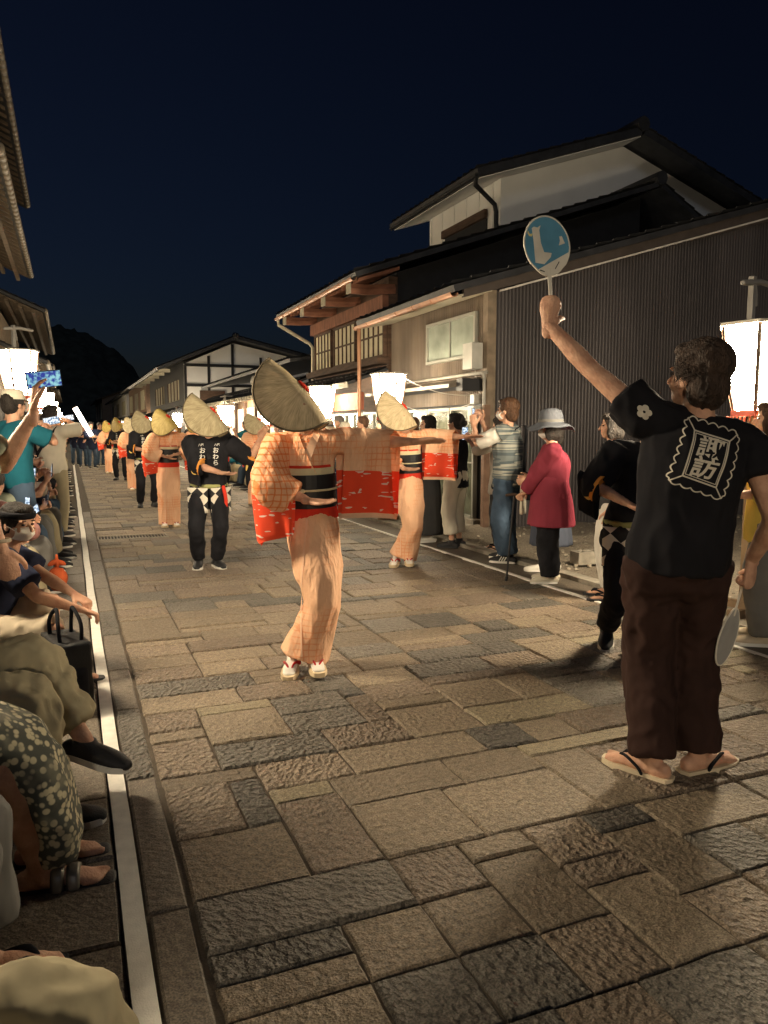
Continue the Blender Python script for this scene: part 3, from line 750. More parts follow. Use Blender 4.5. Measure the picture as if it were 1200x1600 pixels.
lantern('glowing paper lantern on a post before the brown shop', (4.50, 10.85, 0), .1, paper=PAPER_MID)
lantern('glowing paper lantern on a post before the lattice house', (RX, 14.4, 0), .4, paper=PAPER_MID)
lbl = 'glowing paper lantern in the row before the far shops'
for k, y_ in enumerate((18.8, 24.4, 30, 36, 43, 51, 60, 72, 86)):
    copy_tree(near_lan, (RX, y_, 0), k * .3, swap={'lantern_paper': PAPER_SOFT})['label'] = lbl
lbl = 'glowing paper lantern in the row behind the spectators on the sidewalk'
for k, y_ in enumerate((-5, 4.9, 11.9, 18, 25, 33, 42, 52, 64, 80)):
    copy_tree(near_lan, (-0.62 if y_ > 6 else -1.1, y_, 0.34), k * .37, swap={'lantern_paper': PAPER if y_ < 6 else PAPER_SOFT})['label'] = lbl
# ================================================================ figures: skeleton, skin, clothes
SKIN = M('skin', (0.56, 0.33, 0.22), rough=0.6, var=0.16, scale=22, spec=0.3, sss=0.06, bump=.35, bscale=110, c2=(0.47, 0.245, 0.16))
HAIR = M('black_hair', (0.022, 0.017, 0.014), rough=0.6, var=0.5, scale=30, stretch=(1, 1, .25), bump=1.4, bscale=160, spec=.3)
HAIRB = M('brown_hair', (0.075, 0.036, 0.018), rough=0.6, var=0.45, scale=30, stretch=(1, 1, .25), bump=1.4, bscale=160, spec=.3)
HAIRG = M('grey_hair', (0.16, 0.15, 0.14), rough=0.5, var=0.45, scale=30, stretch=(1, 1, .25), bump=0.9, bscale=120)
EYEM = M('eye_dark', (0.02, 0.015, 0.012), rough=0.2)
MASKM = M('mask_white', (0.78, 0.74, 0.68), rough=0.85, var=.05)
RUB = M('white_sole', (0.70, 0.68, 0.62), rough=0.6)
BLKSHOE = M('black_shoe', (0.018, 0.018, 0.02), rough=0.6, bump=.3, bscale=200)

def ik(a, c, l1, l2, pole):
    a, c = v3(a), v3(c); d = c - a; L_ = np.linalg.norm(d); t = unit(d)
    L_ = min(L_, (l1 + l2) * .999); x = (L_ * L_ + l1 * l1 - l2 * l2) / (2 * L_); h = sqrt(max(0, l1 * l1 - x * x))
    p = v3(pole) - t * v3(pole).dot(t)
    return a + t * x + unit(p) * h, a + t * L_

def rotz(a): return np.array([[cos(a), -sin(a), 0], [sin(a), cos(a), 0], [0, 0, 1]])

def pose(H=1.65, pel=(0, 0), pz=None, up=(0, 0, 1), twist=0.0, hips=0.0, hand=None, elbow=None, foot=None, knee=None, yaw=0.0, pitch=0.0, roll=0.0, sw=1.0, shrug=(0, 0), neckfwd=0.02):
    """joints of a figure facing +Y (its right hand is +X). hand={'R':wrist,'L':..}, foot={'R':(x,y,z,toe_yaw)}"""
    s = H / 1.65; hand = hand or {}; elbow = elbow or {}; foot = foot or {}; knee = knee or {}
    J = {'s': s, 'H': H}
    pz = .530 * H if pz is None else pz
    P = v3((pel[0], pel[1], pz)); U_ = unit(v3(up)); J['pelvis'] = P; J['up'] = U_
    axh = rotz(hips) @ v3((1, 0, 0)); axs = rotz(twist) @ v3((1, 0, 0)); axs = unit(axs - U_ * axs.dot(U_))
    J['axh'], J['axs'] = axh, axs
    J['waist'] = P + U_ * .10 * H; J['chest'] = P + U_ * .21 * H; J['neck'] = P + U_ * .305 * H
    for k, sg in (('R', 1), ('L', -1)):
        J['sh' + k] = J['neck'] - U_ * .022 * H + axs * sg * .106 * H * sw + v3((0, 0, 1)) * shrug[0 if k == 'R' else 1]
        J['hip' + k] = P + axh * sg * .055 * H - U_ * .01 * H
        f = foot.get(k, (P[0] + sg * .062 * H, P[1] + .0, 0, -sg * .15))
        ank = v3((f[0], f[1], f[2] + .048 * H)); 
        J['kn' + k], J['an' + k] = ik(J['hip' + k], ank, .240 * H, .236 * H, knee.get(k, (sg * .15, 1, .1)))
        J['toe' + k] = f[3] if len(f) > 3 else 0.0; J['tp' + k] = f[4] if len(f) > 4 else 0.0
        wv = hand.get(k); 
        if wv is None: wv = J['sh' + k] + v3((sg * .045, .04, -.315 * H))
        J['el' + k], J['wr' + k] = ik(J['sh' + k], wv, .172 * H, .150 * H, elbow.get(k, (sg * .35, -1, -.2)))
    fw = v3((-sin(yaw) * cos(pitch), cos(yaw) * cos(pitch), -sin(pitch)))
    hu = v3((0, 0, 1)) - fw * fw[2]; hu = unit(hu)
    rt = np.cross(fw, hu); hu = hu * cos(roll) + rt * sin(roll); rt = np.cross(fw, hu)
    J['hf'], J['hu'], J['hr'] = fw, hu, rt
    J['head'] = J['neck'] + U_ * .055 * H + hu * .052 * H + v3((fw[0], fw[1], 0)) * neckfwd * s
    return J

def head_prims(mb, J, face=True):
    s = J['s']; c = J['head']; r, f, u = J['hr'], J['hf'], J['hu']
    at = lambda a, b, d: c + (r * a + f * b + u * d) * s
    e = lambda p, q, n=14, m=9: mb.ell(at(*p), [x * s for x in q], r, f, u, n, m)
    e((0, -.012, .026), (.075, .093, .084)); e((0, .024, -.028), (.060, .064, .083)); e((0, .046, -.076), (.041, .037, .033))
    for g in (-1, 1):
        e((g * .077, -.006, -.014), (.010, .021, .031), 8, 6)
        if face: e((g * .033, .070, .022), (.026, .014, .008), 8, 6); e((g * .04, .055, -.035), (.022, .022, .022), 8, 6)
    mb.tube([at(0, .083, .008), at(0, .101, -.018), at(0, .106, -.028)], [.007 * s, .011 * s, .013 * s], n=8)
    if face: e((0, .082, -.056), (.022, .009, .006), 8, 6); e((0, .079, -.066), (.019, .009, .007), 8, 6)
    mb.tube([J['neck'] - J['up'] * .03 * s, c - u * .05 * s - f * .02 * s], [(.060 * s, .056 * s), (.052 * s, .054 * s)], n=12, axis=r)

def hand_prims(mb, w_, d, n, s=1.0, curl=.35, spread=.1, thumb=1, fat=1.0, tcurl=.3):
    """w_ wrist, d pointing direction, n palm normal, thumb=+1/-1 side"""
    w_, d, n = v3(w_), unit(v3(d)), v3(n); n = unit(n - d * n.dot(d)); a = np.cross(d, n) * thumb; s = s * 1.0
    mb.tube([w_ - d * .03 * s, w_ + d * .02 * s, w_ + d * .06 * s, w_ + d * .092 * s], [(.026 * s, .021 * s), (.030 * s, .018 * s), (.040 * s, .0155 * s), (.040 * s, .0125 * s)], n=12, axis=a, k=2)
    for i, (o, L_) in enumerate(((.030, .066), (.0105, .076), (-.0105, .070), (-.030, .055))):
        p = w_ + d * (.086 - abs(o + .002) * .25) * s + a * o * s; dd = unit(d + a * o * spread * 10); cc = curl * (1 + .12 * i)
        pts = [p]; ang = cc * .7
        for q in (.44, .31, .25):
            dv = dd * cos(ang) + n * sin(ang); p = p + dv * L_ * q * s; pts.append(p); ang += cc
        mb.tube(pts, [.0098 * s * fat, .0088 * s * fat, .0080 * s * fat, .0066 * s * fat], n=8)
    b = w_ + d * .025 * s + a * .026 * s
    t1 = b + unit(d * .75 + a * .75 + n * tcurl) * .042 * s; t2 = t1 + unit(d * .95 + a * .35 + n * tcurl * 1.6) * .030 * s; t3 = t2 + unit(d + a * .05 + n * tcurl * 1.8) * .024 * s
    mb.tube([b - d * .01 * s, t1, t2, t3], [.0155 * s, .0118 * s * fat, .0105 * s * fat, .008 * s * fat], n=8)

def limb_prims(mb, J, legs=True, fat=1.0, feet=True):
    s = J['s']
    for k in 'RL':
        sh, el, wr = J['sh' + k], J['el' + k], J['wr' + k]
        mb.tube([sh, sh * .5 + el * .5, el], [.054 * s * fat, .046 * s * fat, .039 * s * fat], n=10)
        mb.tube([el, el * .65 + wr * .35, wr], [.039 * s * fat, .040 * s * fat, (.027 * s, .023 * s)], n=10)
        if legs:
            hp, kn, an = J['hip' + k], J['kn' + k], J['an' + k]
            mb.tube([hp, hp * .5 + kn * .5, kn], [.086 * s * fat, .072 * s * fat, .054 * s * fat], n=10)
            mb.tube([kn, kn * .65 + an * .35, an], [.053 * s * fat, .054 * s * fat, .034 * s * fat], n=10)
            if feet: foot_prims(mb, J, k)

def foot_dirs(J, k):
    y, tp = J['toe' + k], J['tp' + k]
    d = v3((-sin(y) * cos(tp), cos(y) * cos(tp), -sin(tp))); r = v3((cos(y), sin(y), 0)); return d, r, np.cross(r, d)

def foot_prims(mb, J, k, toes=False):
    s = J['s']; an = J['an' + k]; d, r, u = foot_dirs(J, k); b = an - u * .048 * J['H'] * .62
    mb.tube([b - d * .045 * s, b + d * .03 * s, b + d * .10 * s, b + d * .165 * s - u * .012 * s], [(.030 * s, .034 * s), (.034 * s, .038 * s), (.042 * s, .024 * s), (.040 * s, .014 * s)], n=12, axis=r, k=2)
    mb.tube([an, b + d * .01 * s], [.036 * s, .036 * s], n=10)
    if toes:
        for i, (o, L_) in enumerate(((.028, .045), (.010, .040), (-.004, .036), (-.018, .030), (-.031, .022))):
            o = o * (-1 if k == 'R' else 1); p = b + d * .16 * s + r * o * s - u * .016 * s
            mb.tube([p - d * .02, p + d * L_ * .5 * s, p + d * L_ * s], [.012 * s, .011 * s, .009 * s] if i else [.0155 * s, .015 * s, .013 * s], n=8)

def body(J, parent, vx=.016, hvx=.0065, hands=None, fat=1.0, face=True, legs=True, toes=False, mat=None):
    s = J['s']; P, U_ = J['pelvis'], J['up']; mb = MB()
    mb.tube([P - v3((0, 0, .01 * s)), P + U_ * .03 * s, J['waist'], J['chest'], J['neck'] - U_ * .06 * s, J['neck']],
            [(.10 * s * fat, .07 * s * fat), (.148 * s * fat, .112 * s * fat), (.128 * s * fat, .098 * s * fat), (.150 * s * fat, .112 * s * fat), (.135 * s, .085 * s), (.058 * s, .056 * s)], n=16, axis=J['axs'], k=2)
    for k in 'RL': mb.tube([J['neck'] - U_ * .03 * s, J['sh' + k]], [.05 * s, .055 * s], n=8)
    limb_prims(mb, J, legs, fat)
    ms = []
    fine = MB(); head_prims(fine if vx < .02 else mb, J, face)
    if vx < .02: ms.append(fuse(fine, hvx, 2))
    hm = MB(); hands = hands or {}
    for k, tsg in (('R', 1), ('L', -1)):
        h = hands.get(k, {}); 
        if h is None: continue
        fa = unit(J['wr' + k] - J['el' + k]); d = h.get('d', fa); n_ = h.get('n', J['axs'] * (-1 if k == 'R' else 1))
        hand_prims(hm, J['wr' + k], d, n_, s, h.get('curl', .35), h.get('spread', .1), h.get('t', tsg), 1.0 if hvx < .007 else 1.2, h.get('tc', .3))
    if len(hm.v): ms.append(fuse(hm, min(hvx, .0085) * .75, 1))
    ms.insert(0, fuse(mb, vx, 3))
    me = join(ms, 'body') if len(ms) > 1 else ms[0]
    o = obj('body', me, mat or SKIN, parent)
    if face and vx < .02:
        for g in (-1, 1):
            obj('eye', MB().ell(J['head'] + (J['hr'] * g * .031 + J['hf'] * .0745 + J['hu'] * .004) * s, (.013 * s, .012 * s, .006 * s), J['hr'], J['hf'], J['hu'], 10, 7), EYEM, parent, smooth=True)
            obj('eyebrow', MB().ell(J['head'] + (J['hr'] * g * .033 + J['hf'] * .082 + J['hu'] * .026) * s, (.018 * s, .005 * s, .0035 * s), J['hr'], J['hf'], J['hu'], 8, 6), HAIR, parent, smooth=True)
    return o

def shirt(J, parent, mat, sleeve=.75, ease=.018, hem=.06, vx=.014, amp=.006, fat=1.0, sl_r=1.0, name='shirt', flare=1.0, seed=1.0, neckr=1.0, f=(9, 9, 4)):
    s = J['s']; P, U_ = J['pelvis'], J['up']; e = ease; mb = MB()
    pts = [P - v3((0, 0, hem * s)), P + U_ * .03 * s, J['waist'], J['chest'], J['neck'] - U_ * .055 * s, J['neck'] + U_ * .004 * s]
    rr = [((.150 * s * fat + e) * flare, (.112 * s * fat + e) * flare), (.155 * s * fat + e, .115 * s * fat + e), (.138 * s * fat + e, .106 * s * fat + e), (.155 * s * fat + e, .118 * s * fat + e), (.142 * s + e, .090 * s + e * .6), (.066 * s * neckr, .064 * s * neckr)]
    mb.tube(pts, rr, n=24, axis=J['axs'], k=3, cap='flat')
    for k in 'RL':
        sh, el, wr = J['sh' + k], J['el' + k], J['wr' + k]
        mb.tube([J['neck'] - U_ * .035 * s, sh], [.052 * s + e * .5, .060 * s + e * .5], n=10)
        if sleeve <= 1: path = [sh, sh + (el - sh) * sleeve]; ra = [.066 * s * sl_r + e * .5, .060 * s * sl_r + e]
        else: 
            q = sleeve - 1; path = [sh, sh * .5 + el * .5, el, el + (wr - el) * q]; ra = [.064 * s * sl_r + e * .5, .056 * s * sl_r + e * .6, .050 * s * sl_r + e * .6, (.050 - .012 * q) * s * sl_r + e * .5]
        mb.tube(path, ra, n=12, k=3 if sleeve > 1 else 2, cap='flat')
    me = fuse(mb, vx, 3)
    wrinkle(me, amp, f, seed)
    if vx < .0145: wrinkle(me, amp * .55, tuple(q * 2.4 for q in f), seed + 3)
    return obj(name, me, mat, parent)

def trousers(J, parent, mat, length=1.0, ease=.014, vx=.014, amp=.006, fat=1.0, flare=1.0, name='trousers', seed=3.0, top=.10):
    s = J['s']; P, U_ = J['pelvis'], J['up']; e = ease; mb = MB()
    mb.tube([P - U_ * .06 * s, P, P + U_ * top * s], [(.135 * s * fat + e, .112 * s * fat + e), (.152 * s * fat + e, .116 * s * fat + e), (.134 * s * fat + e, .104 * s * fat + e)], n=20, axis=J['axh'], k=2, cap='flat')
    mb.tube([J['hipR'] - U_ * .05 * s, J['hipL'] - U_ * .05 * s], .100 * s * fat + e * .5, n=12)
    for k in 'RL':
        hp, kn, an = J['hip' + k], J['kn' + k], J['an' + k]
        L1 = [hp, hp * .5 + kn * .5, kn]; r1 = [.092 * s * fat + e, .078 * s * fat + e, .060 * s * fat * flare + e]
        q = max(0, (length - .5) * 2)
        if q > .15: L1 += [kn * (1 - q * .5) + an * q * .5, kn * (1 - q) + an * q]; r1 += [.058 * s * fat * flare + e, (.048 * s * flare + e) * (1 if flare < 1.1 else 1.1)]
        elif length < .5: L1[2] = hp + (kn - hp) * length * 2
        mb.tube(L1, r1, n=14, k=3, cap='flat')
    me = fuse(mb, vx, 3); 
    wrinkle(me, amp, (8, 8, 7), seed)
    if vx < .0145: wrinkle(me, amp * .55, (19, 19, 14), seed + 3)
    return obj(name, me, mat, parent)

def loft_skirt(parent, mat, rings, n=48, pleat=0.0, npl=12, name='skirt', k=4, axis=(1, 0, 0), seed=0.0, fold=.004, open_top=True):
    """rings: (x,y,z,rx,ry) from top to hem"""
    pts = [r[:3] for r in rings]; rad = [(r[3], r[4]) for r in rings]
    mb = MB()
    def wob(t, a): return 1 + pleat * t * cos(npl * a + 2 * sin(a * 2 + seed)) + fold * 8 * t * noise.noise((cos(a) * 2.2 + seed, sin(a) * 2.2, t * 2.0))
    mb.tube(pts, rad, n=n, axis=axis, k=k, cap='flat', wob=wob)
    me = mb.mesh(name, (), True); me.polygons[len(me.polygons) - 1].use_smooth = False
    return obj(name, me, mat, parent)

def hair(J, parent, kind='short', mat=None, vx=.010, seed=0.0, amp=.006):
    s = J['s']; c = J['head']; r, f, u = J['hr'], J['hf'], J['hu']; mb = MB()
    at = lambda a, b, d: c + (r * a + f * b + u * d) * s
    e = lambda p, q: mb.ell(at(*p), [x * s for x in q], r, f, u, 18, 12)
    e((0, -.024, .036), (.085, .098, .088)); e((0, -.05, -.01), (.078, .066, .085))
    e((0, .04, .088), (.060, .045, .030))
    for g in (-1, 1): e((g * .066, -.012, .025), (.020, .06, .05))
    if kind == 'bob':
        e((0, -.045, -.06), (.088, .07, .075)); [e((g * .07, .008, -.045), (.022, .045, .075)) for g in (-1, 1)]
    if kind == 'long': e((0, -.06, -.13), (.085, .05, .14))
    if kind == 'bun': e((0, -.125, -.01), (.04, .042, .04))
    if kind == 'thick': e((0, -.03, .05), (.094, .105, .09)); e((0, -.055, -.03), (.086, .068, .09))
    me = fuse(mb, vx, 2)
    wrinkle(me, amp, (38, 38, 26), seed)
    return obj('hair', me, mat or HAIR, parent)

def shoes(J, parent, mat, sole=None, kind='sneaker', stripes=False):
    s = J['s']
    for k in 'RL':
        an = J['an' + k]; d, r, u = foot_dirs(J, k); b = an - u * .048 * J['H']
        if kind == 'none': continue
        mb = MB()
        if kind in ('sneaker', 'tabi'):
            mb.tube([b - d * .062 * s + u * .035 * s, b + u * .040 * s, b + d * .09 * s + u * .036 * s, b + d * .145 * s + u * .030 * s, b + d * .178 * s + u * .026 * s], [(.036 * s, .034 * s), (.041 * s, .042 * s), (.049 * s, .036 * s), (.047 * s, .030 * s), (.034 * s, .022 * s)], n=14, axis=r, k=2)
            mb.tube([b + u * .05 * s, b + u * (.10 if kind == 'tabi' else .085) * s], [.046 * s, .044 * s], n=12, cap='flat')
            o = obj('shoe', fuse(mb, .008, 2), mat, parent)
            if sole:
                so_ = MB(); outl = [(-.075, -.030), (-.082, 0), (-.075, .030), (.0, .040), (.09, .052), (.15, .050), (.188, .030), (.200, 0), (.188, -.030), (.15, -.050), (.09, -.052), (.0, -.040)]
                bt = [b + d * x * s + r * y_ * s + u * .001 for x, y_ in outl]; tp = [b + d * x * s * .985 + r * y_ * s * .97 + u * .024 * s for x, y_ in outl]
                n_ = len(outl); so_.add(bt + tp, [tuple(range(n_)), tuple(range(2 * n_ - 1, n_ - 1, -1))] + [(i, i + n_, (i + 1) % n_ + n_, (i + 1) % n_) for i in range(n_)])
                obj('sole', so_, sole, o)
            if stripes:
                for g in (-1, 1):
                    for q in (.03, .055, .08):
                        so_ = MB().tube([b + d * q * s + r * g * .047 * s + u * .03 * s, b + d * (q - .02) * s + r * g * .040 * s + u * .066 * s], .0065 * s, n=6); obj('stripe', so_, RUB, o)
        elif kind == 'sandal':
            outl = [(-.075, -.034), (-.085, 0), (-.075, .034), (.0, .040), (.09, .052), (.16, .050), (.205, .030), (.215, 0), (.205, -.030), (.16, -.050), (.09, -.052), (.0, -.040)]
            n_ = len(outl); th = .026
            bt = [b + d * x * s + r * y_ * s - u * .012 for x, y_ in outl]; tp = [b + d * x * s + r * y_ * s + u * (th - .012) * 1 for x, y_ in outl]
            mb.add(bt + tp, [tuple(range(n_)), tuple(range(2 * n_ - 1, n_ - 1, -1))] + [(i, i + n_, (i + 1) % n_ + n_, (i + 1) % n_) for i in range(n_)])
            o = obj('sandal', fixn(mb.mesh('sandal')), sole or RUB, parent)
            st = MB()
            for g in (-1, 1):
                st.tube([b + d * .145 * s + r * (-.01 if k == 'R' else .01) * s + u * .020 * s, b + d * .11 * s + r * g * .022 * s + u * .052 * s, b + d * .04 * s + r * g * .042 * s + u * .032 * s, b + d * .02 * s + r * g * .044 * s + u * .012 * s], [(.007 * s, .005 * s), (.012 * s, .006 * s), (.012 * s, .006 * s), (.010 * s, .006 * s)], n=8, k=4, axis=tuple(d))
            obj('thong_strap', st, mat, o, smooth=True)

def face_mask(J, parent, mat=None):
    s = J['s']; c = J['head']; r, f, u = J['hr'], J['hf'], J['hu']
    def fn(a, b):
        x = (a - .5) * 2; y_ = (b - .5) * 2
        k = max(0, 1 - x * x); yy = .102 - .055 * x * x - .012 * y_ * y_ + .010 * (1 - abs(y_)) * k - (.018 * max(0, -y_))
        return c + (r * x * (.066 - .008 * abs(y_)) + f * yy + u * (-.050 + y_ * (.043 - .012 * x * x))) * s
    o = obj('face_mask', fixn(MB().grid(fn, 12, 8, thick=.003).mesh('face_mask', (), True)), mat or MASKM, parent)
    for g in (-1, 1):
        obj('ear_loop', MB().tube([c + (r * g * .066 + f * .046 - u * .03) * s, c + (r * g * .083 + f * .004 - u * .01) * s, c + (r * g * .082 - f * .012 - u * .03) * s], .0022, n=5, k=3), mat or MASKM, o)
    return o

def decal(target, shapes, mat, parent, origin, ex, ey, nrm, off=.003, name='print'):
    """flat print: 2-D polygons laid on the cloth of `target` (its mesh) by dropping points along nrm"""
    bv = BVHTree.FromPolygons([tuple(c) for c in coords(target.data)], [tuple(p.vertices) for p in target.data.polygons])
    mb = MB(); ex, ey, nrm, origin = v3(ex), v3(ey), v3(nrm), v3(origin)
    for V2, F2 in shapes:
        V = []; last = None
        for a, b in V2:
            p = origin + ex * a + ey * b; h = bv.ray_cast(Vector(p - nrm * .6), Vector(nrm), 2.0)
            q = (v3(h[0]) - nrm * off) if h[0] is not None else (last if last is not None else p); last = q; V.append(q)
        mb.add(V, F2)
    return obj(name, mb, mat, parent)

def ribbon(pts, w_):
    """2-D polyline -> quad strip"""
    V = []; n = len(pts)
    for i in range(n):
        a = np.array(pts[max(0, i - 1)]); b = np.array(pts[min(n - 1, i + 1)]); t = unit(b - a); q = np.array([-t[1], t[0]]) * (w_(i / (n - 1)) if callable(w_) else w_) / 2
        p = np.array(pts[i]); V += [tuple(p + q), tuple(p - q)]
    return V, [(2 * i, 2 * i + 2, 2 * i + 3, 2 * i + 1) for i in range(n - 1)]

def text_shape(txt, size=1.0, bold=0.0, res=4, shear=0.0):
    cu = bpy.data.curves.new('t', 'FONT'); cu.body = txt; cu.size = size; cu.offset = bold; cu.resolution_u = res; cu.align_x = 'CENTER'; cu.align_y = 'CENTER'; cu.shear = shear
    o = bpy.data.objects.new('t', cu); _scr.collection.objects.link(o); vl = _scr.view_layers[0]; vl.update()
    me = bpy.data.meshes.new_from_object(o.evaluated_get(vl.depsgraph))
    bm = bmesh.new(); bm.from_mesh(me); bmesh.ops.triangulate(bm, faces=bm.faces)
    V = [(v.co.x, v.co.y) for v in bm.verts]; F_ = [tuple(v.index for v in f.verts) for f in bm.faces]; bm.free()
    bpy.data.objects.remove(o); bpy.data.curves.remove(cu); bpy.data.meshes.remove(me)
    return V, F_
def shape_xf(sh, dx=0, dy=0, sx=1, sy=1, rot=0):
    V, F_ = sh; return [(dx + (x * sx) * cos(rot) - (y * sy) * sin(rot), dy + (x * sx) * sin(rot) + (y * sy) * cos(rot)) for x, y in V], F_
def face_rz(p, q=(0, 0)):
    """rotation that turns local +Y from p towards q"""
    return atan2(-(q[0] - p[0]), q[1] - p[1])
# ================================================================ straw hats and festival clothes
def straw_mat(name, c, c2):
    m, nt, N, L, b = newmat(name)
    uv = N.new('ShaderNodeUVMap'); mp = N.new('ShaderNodeMapping'); mp.inputs['Scale'].default_value = (190, 5, 1)
    L.new(uv.outputs[0], mp.inputs['Vector'])
    nz = N.new('ShaderNodeTexNoise'); nz.inputs['Scale'].default_value = 1; nz.inputs['Detail'].default_value = 3; L.new(mp.outputs[0], nz.inputs['Vector'])
    mp2 = N.new('ShaderNodeMapping'); mp2.inputs['Scale'].default_value = (34, 3, 1); L.new(uv.outputs[0], mp2.inputs['Vector'])
    n2 = N.new('ShaderNodeTexNoise'); n2.inputs['Scale'].default_value = 1; n2.inputs['Detail'].default_value = 4; L.new(mp2.outputs[0], n2.inputs['Vector'])
    ad = N.new('ShaderNodeMath'); ad.operation = 'MULTIPLY_ADD'; ad.inputs[1].default_value = .55; L.new(nz.outputs['Fac'], ad.inputs[0])
    m2 = N.new('ShaderNodeMath'); m2.operation = 'MULTIPLY'; m2.inputs[1].default_value = .45; L.new(n2.outputs['Fac'], m2.inputs[0]); L.new(m2.outputs[0], ad.inputs[2])
    rp = N.new('ShaderNodeValToRGB'); rp.color_ramp.elements[0].position = .38; rp.color_ramp.elements[1].position = .62
    rp.color_ramp.elements[0].color = (*c2, 1); rp.color_ramp.elements[1].color = (*c, 1)
    L.new(ad.outputs[0], rp.inputs[0]); L.new(rp.outputs[0], b.inputs['Base Color'])
    b.inputs['Roughness'].default_value = .6; b.inputs['Specular IOR Level'].default_value = .3
    bp = N.new('ShaderNodeBump'); bp.inputs['Strength'].default_value = .7; bp.inputs['Distance'].default_value = .004
    L.new(nz.outputs['Fac'], bp.inputs['Height']); L.new(bp.outputs[0], b.inputs['Normal'])
    tr = N.new('ShaderNodeBsdfTranslucent'); L.new(rp.outputs[0], tr.inputs[0])
    mx = N.new('ShaderNodeMixShader'); mx.inputs[0].default_value = .10
    L.new(b.outputs[0], mx.inputs[1]); L.new(tr.outputs[0], mx.inputs[2]); L.new(mx.outputs[0], N['Material Output'].inputs[0])
    return m
STRAW = straw_mat('straw', (.80, .66, .42), (.50, .385, .225))
STRAWY = straw_mat('straw_yellow', (.58, .44, .14), (.34, .24, .06))
STRAWG = straw_mat('straw_grey', (.54, .46, .29), (.30, .245, .14))
RIMM = M('hat_binding', (.13, .10, .06), rough=.8)
REDC = cloth('red_cloth', (.62, .045, .025))

def folded_hat(parent, center, front, upv, R_=.285, ang=72, mat=None, droop=.10, ea=.92, eb=1.20):
    """round straw mat folded in half along a ridge (front-back), worn low over the face"""
    u_ = unit(v3(front)); w_ = v3(upv); w_ = unit(w_ - u_ * w_.dot(u_)); v_ = np.cross(w_, u_); c = v3(center); al = R(ang)
    nr, na = 12, 64
    def pt(r, ph, off=0.0):
        a, b = r * cos(ph) * ea, r * sin(ph) * eb; q = abs(b); rho = .072
        if q < rho * al: sd_, dn = rho * sin(q / rho), rho * (1 - cos(q / rho))
        else: sd_, dn = rho * sin(al) + (q - rho * al) * cos(al), rho * (1 - cos(al)) + (q - rho * al) * sin(al)
        side = sd_ * (1 if b > 0 else -1); dn += droop * (a / R_) ** 2 * .35
        return c + u_ * a + v_ * side - w_ * (dn - off)
    V = []; uvs = []
    for i in range(nr + 1):
        for j in range(na + 1):
            r = R_ * (.02 + .98 * i / nr); ph = 2 * pi * j / na; V.append(pt(r, ph)); uvs.append((j / na, i / nr))
    idx = lambda i, j: i * (na + 1) + j
    F_ = [(idx(i, j), idx(i + 1, j), idx(i + 1, j + 1), idx(i, j + 1)) for i in range(nr) for j in range(na)]
    me = bpy.data.meshes.new('hat'); me.from_pydata([tuple(p) for p in V], [], F_)
    ul = me.uv_layers.new(name='UVMap')
    for lp in me.loops: ul.data[lp.index].uv = uvs[lp.vertex_index]
    me.polygons.foreach_set('use_smooth', [True] * len(me.polygons)); me.update()
    o = obj('hat', me, mat or STRAW, parent)
    md = o.modifiers.new('t', 'SOLIDIFY'); md.thickness = .006
    obj('rim', MB().tube([pt(R_, 2 * pi * j / 72) for j in range(73)], .0055, n=6), RIMM, o, smooth=True)
    ro = MB().ell(c + w_ * .006, (.030, .022, .012), u_, v_, w_)
    for k in range(10):
        a = 2 * pi * k / 10; ro.ell(c + w_ * .004 + u_ * .032 * cos(a) + v_ * .02 * sin(a), (.012, .010, .008), u_, v_, w_, 8, 6)
    obj('rosette', ro, REDC, o, smooth=True)
    cord = MB()
    obj('inner_band', MB().tube([c - w_ * .11 + (u_ * cos(a) * .085 + v_ * sin(a) * .062) for a in np.linspace(0, 2 * pi, 25)], (.012, .004), n=6), REDC, o)
    return o

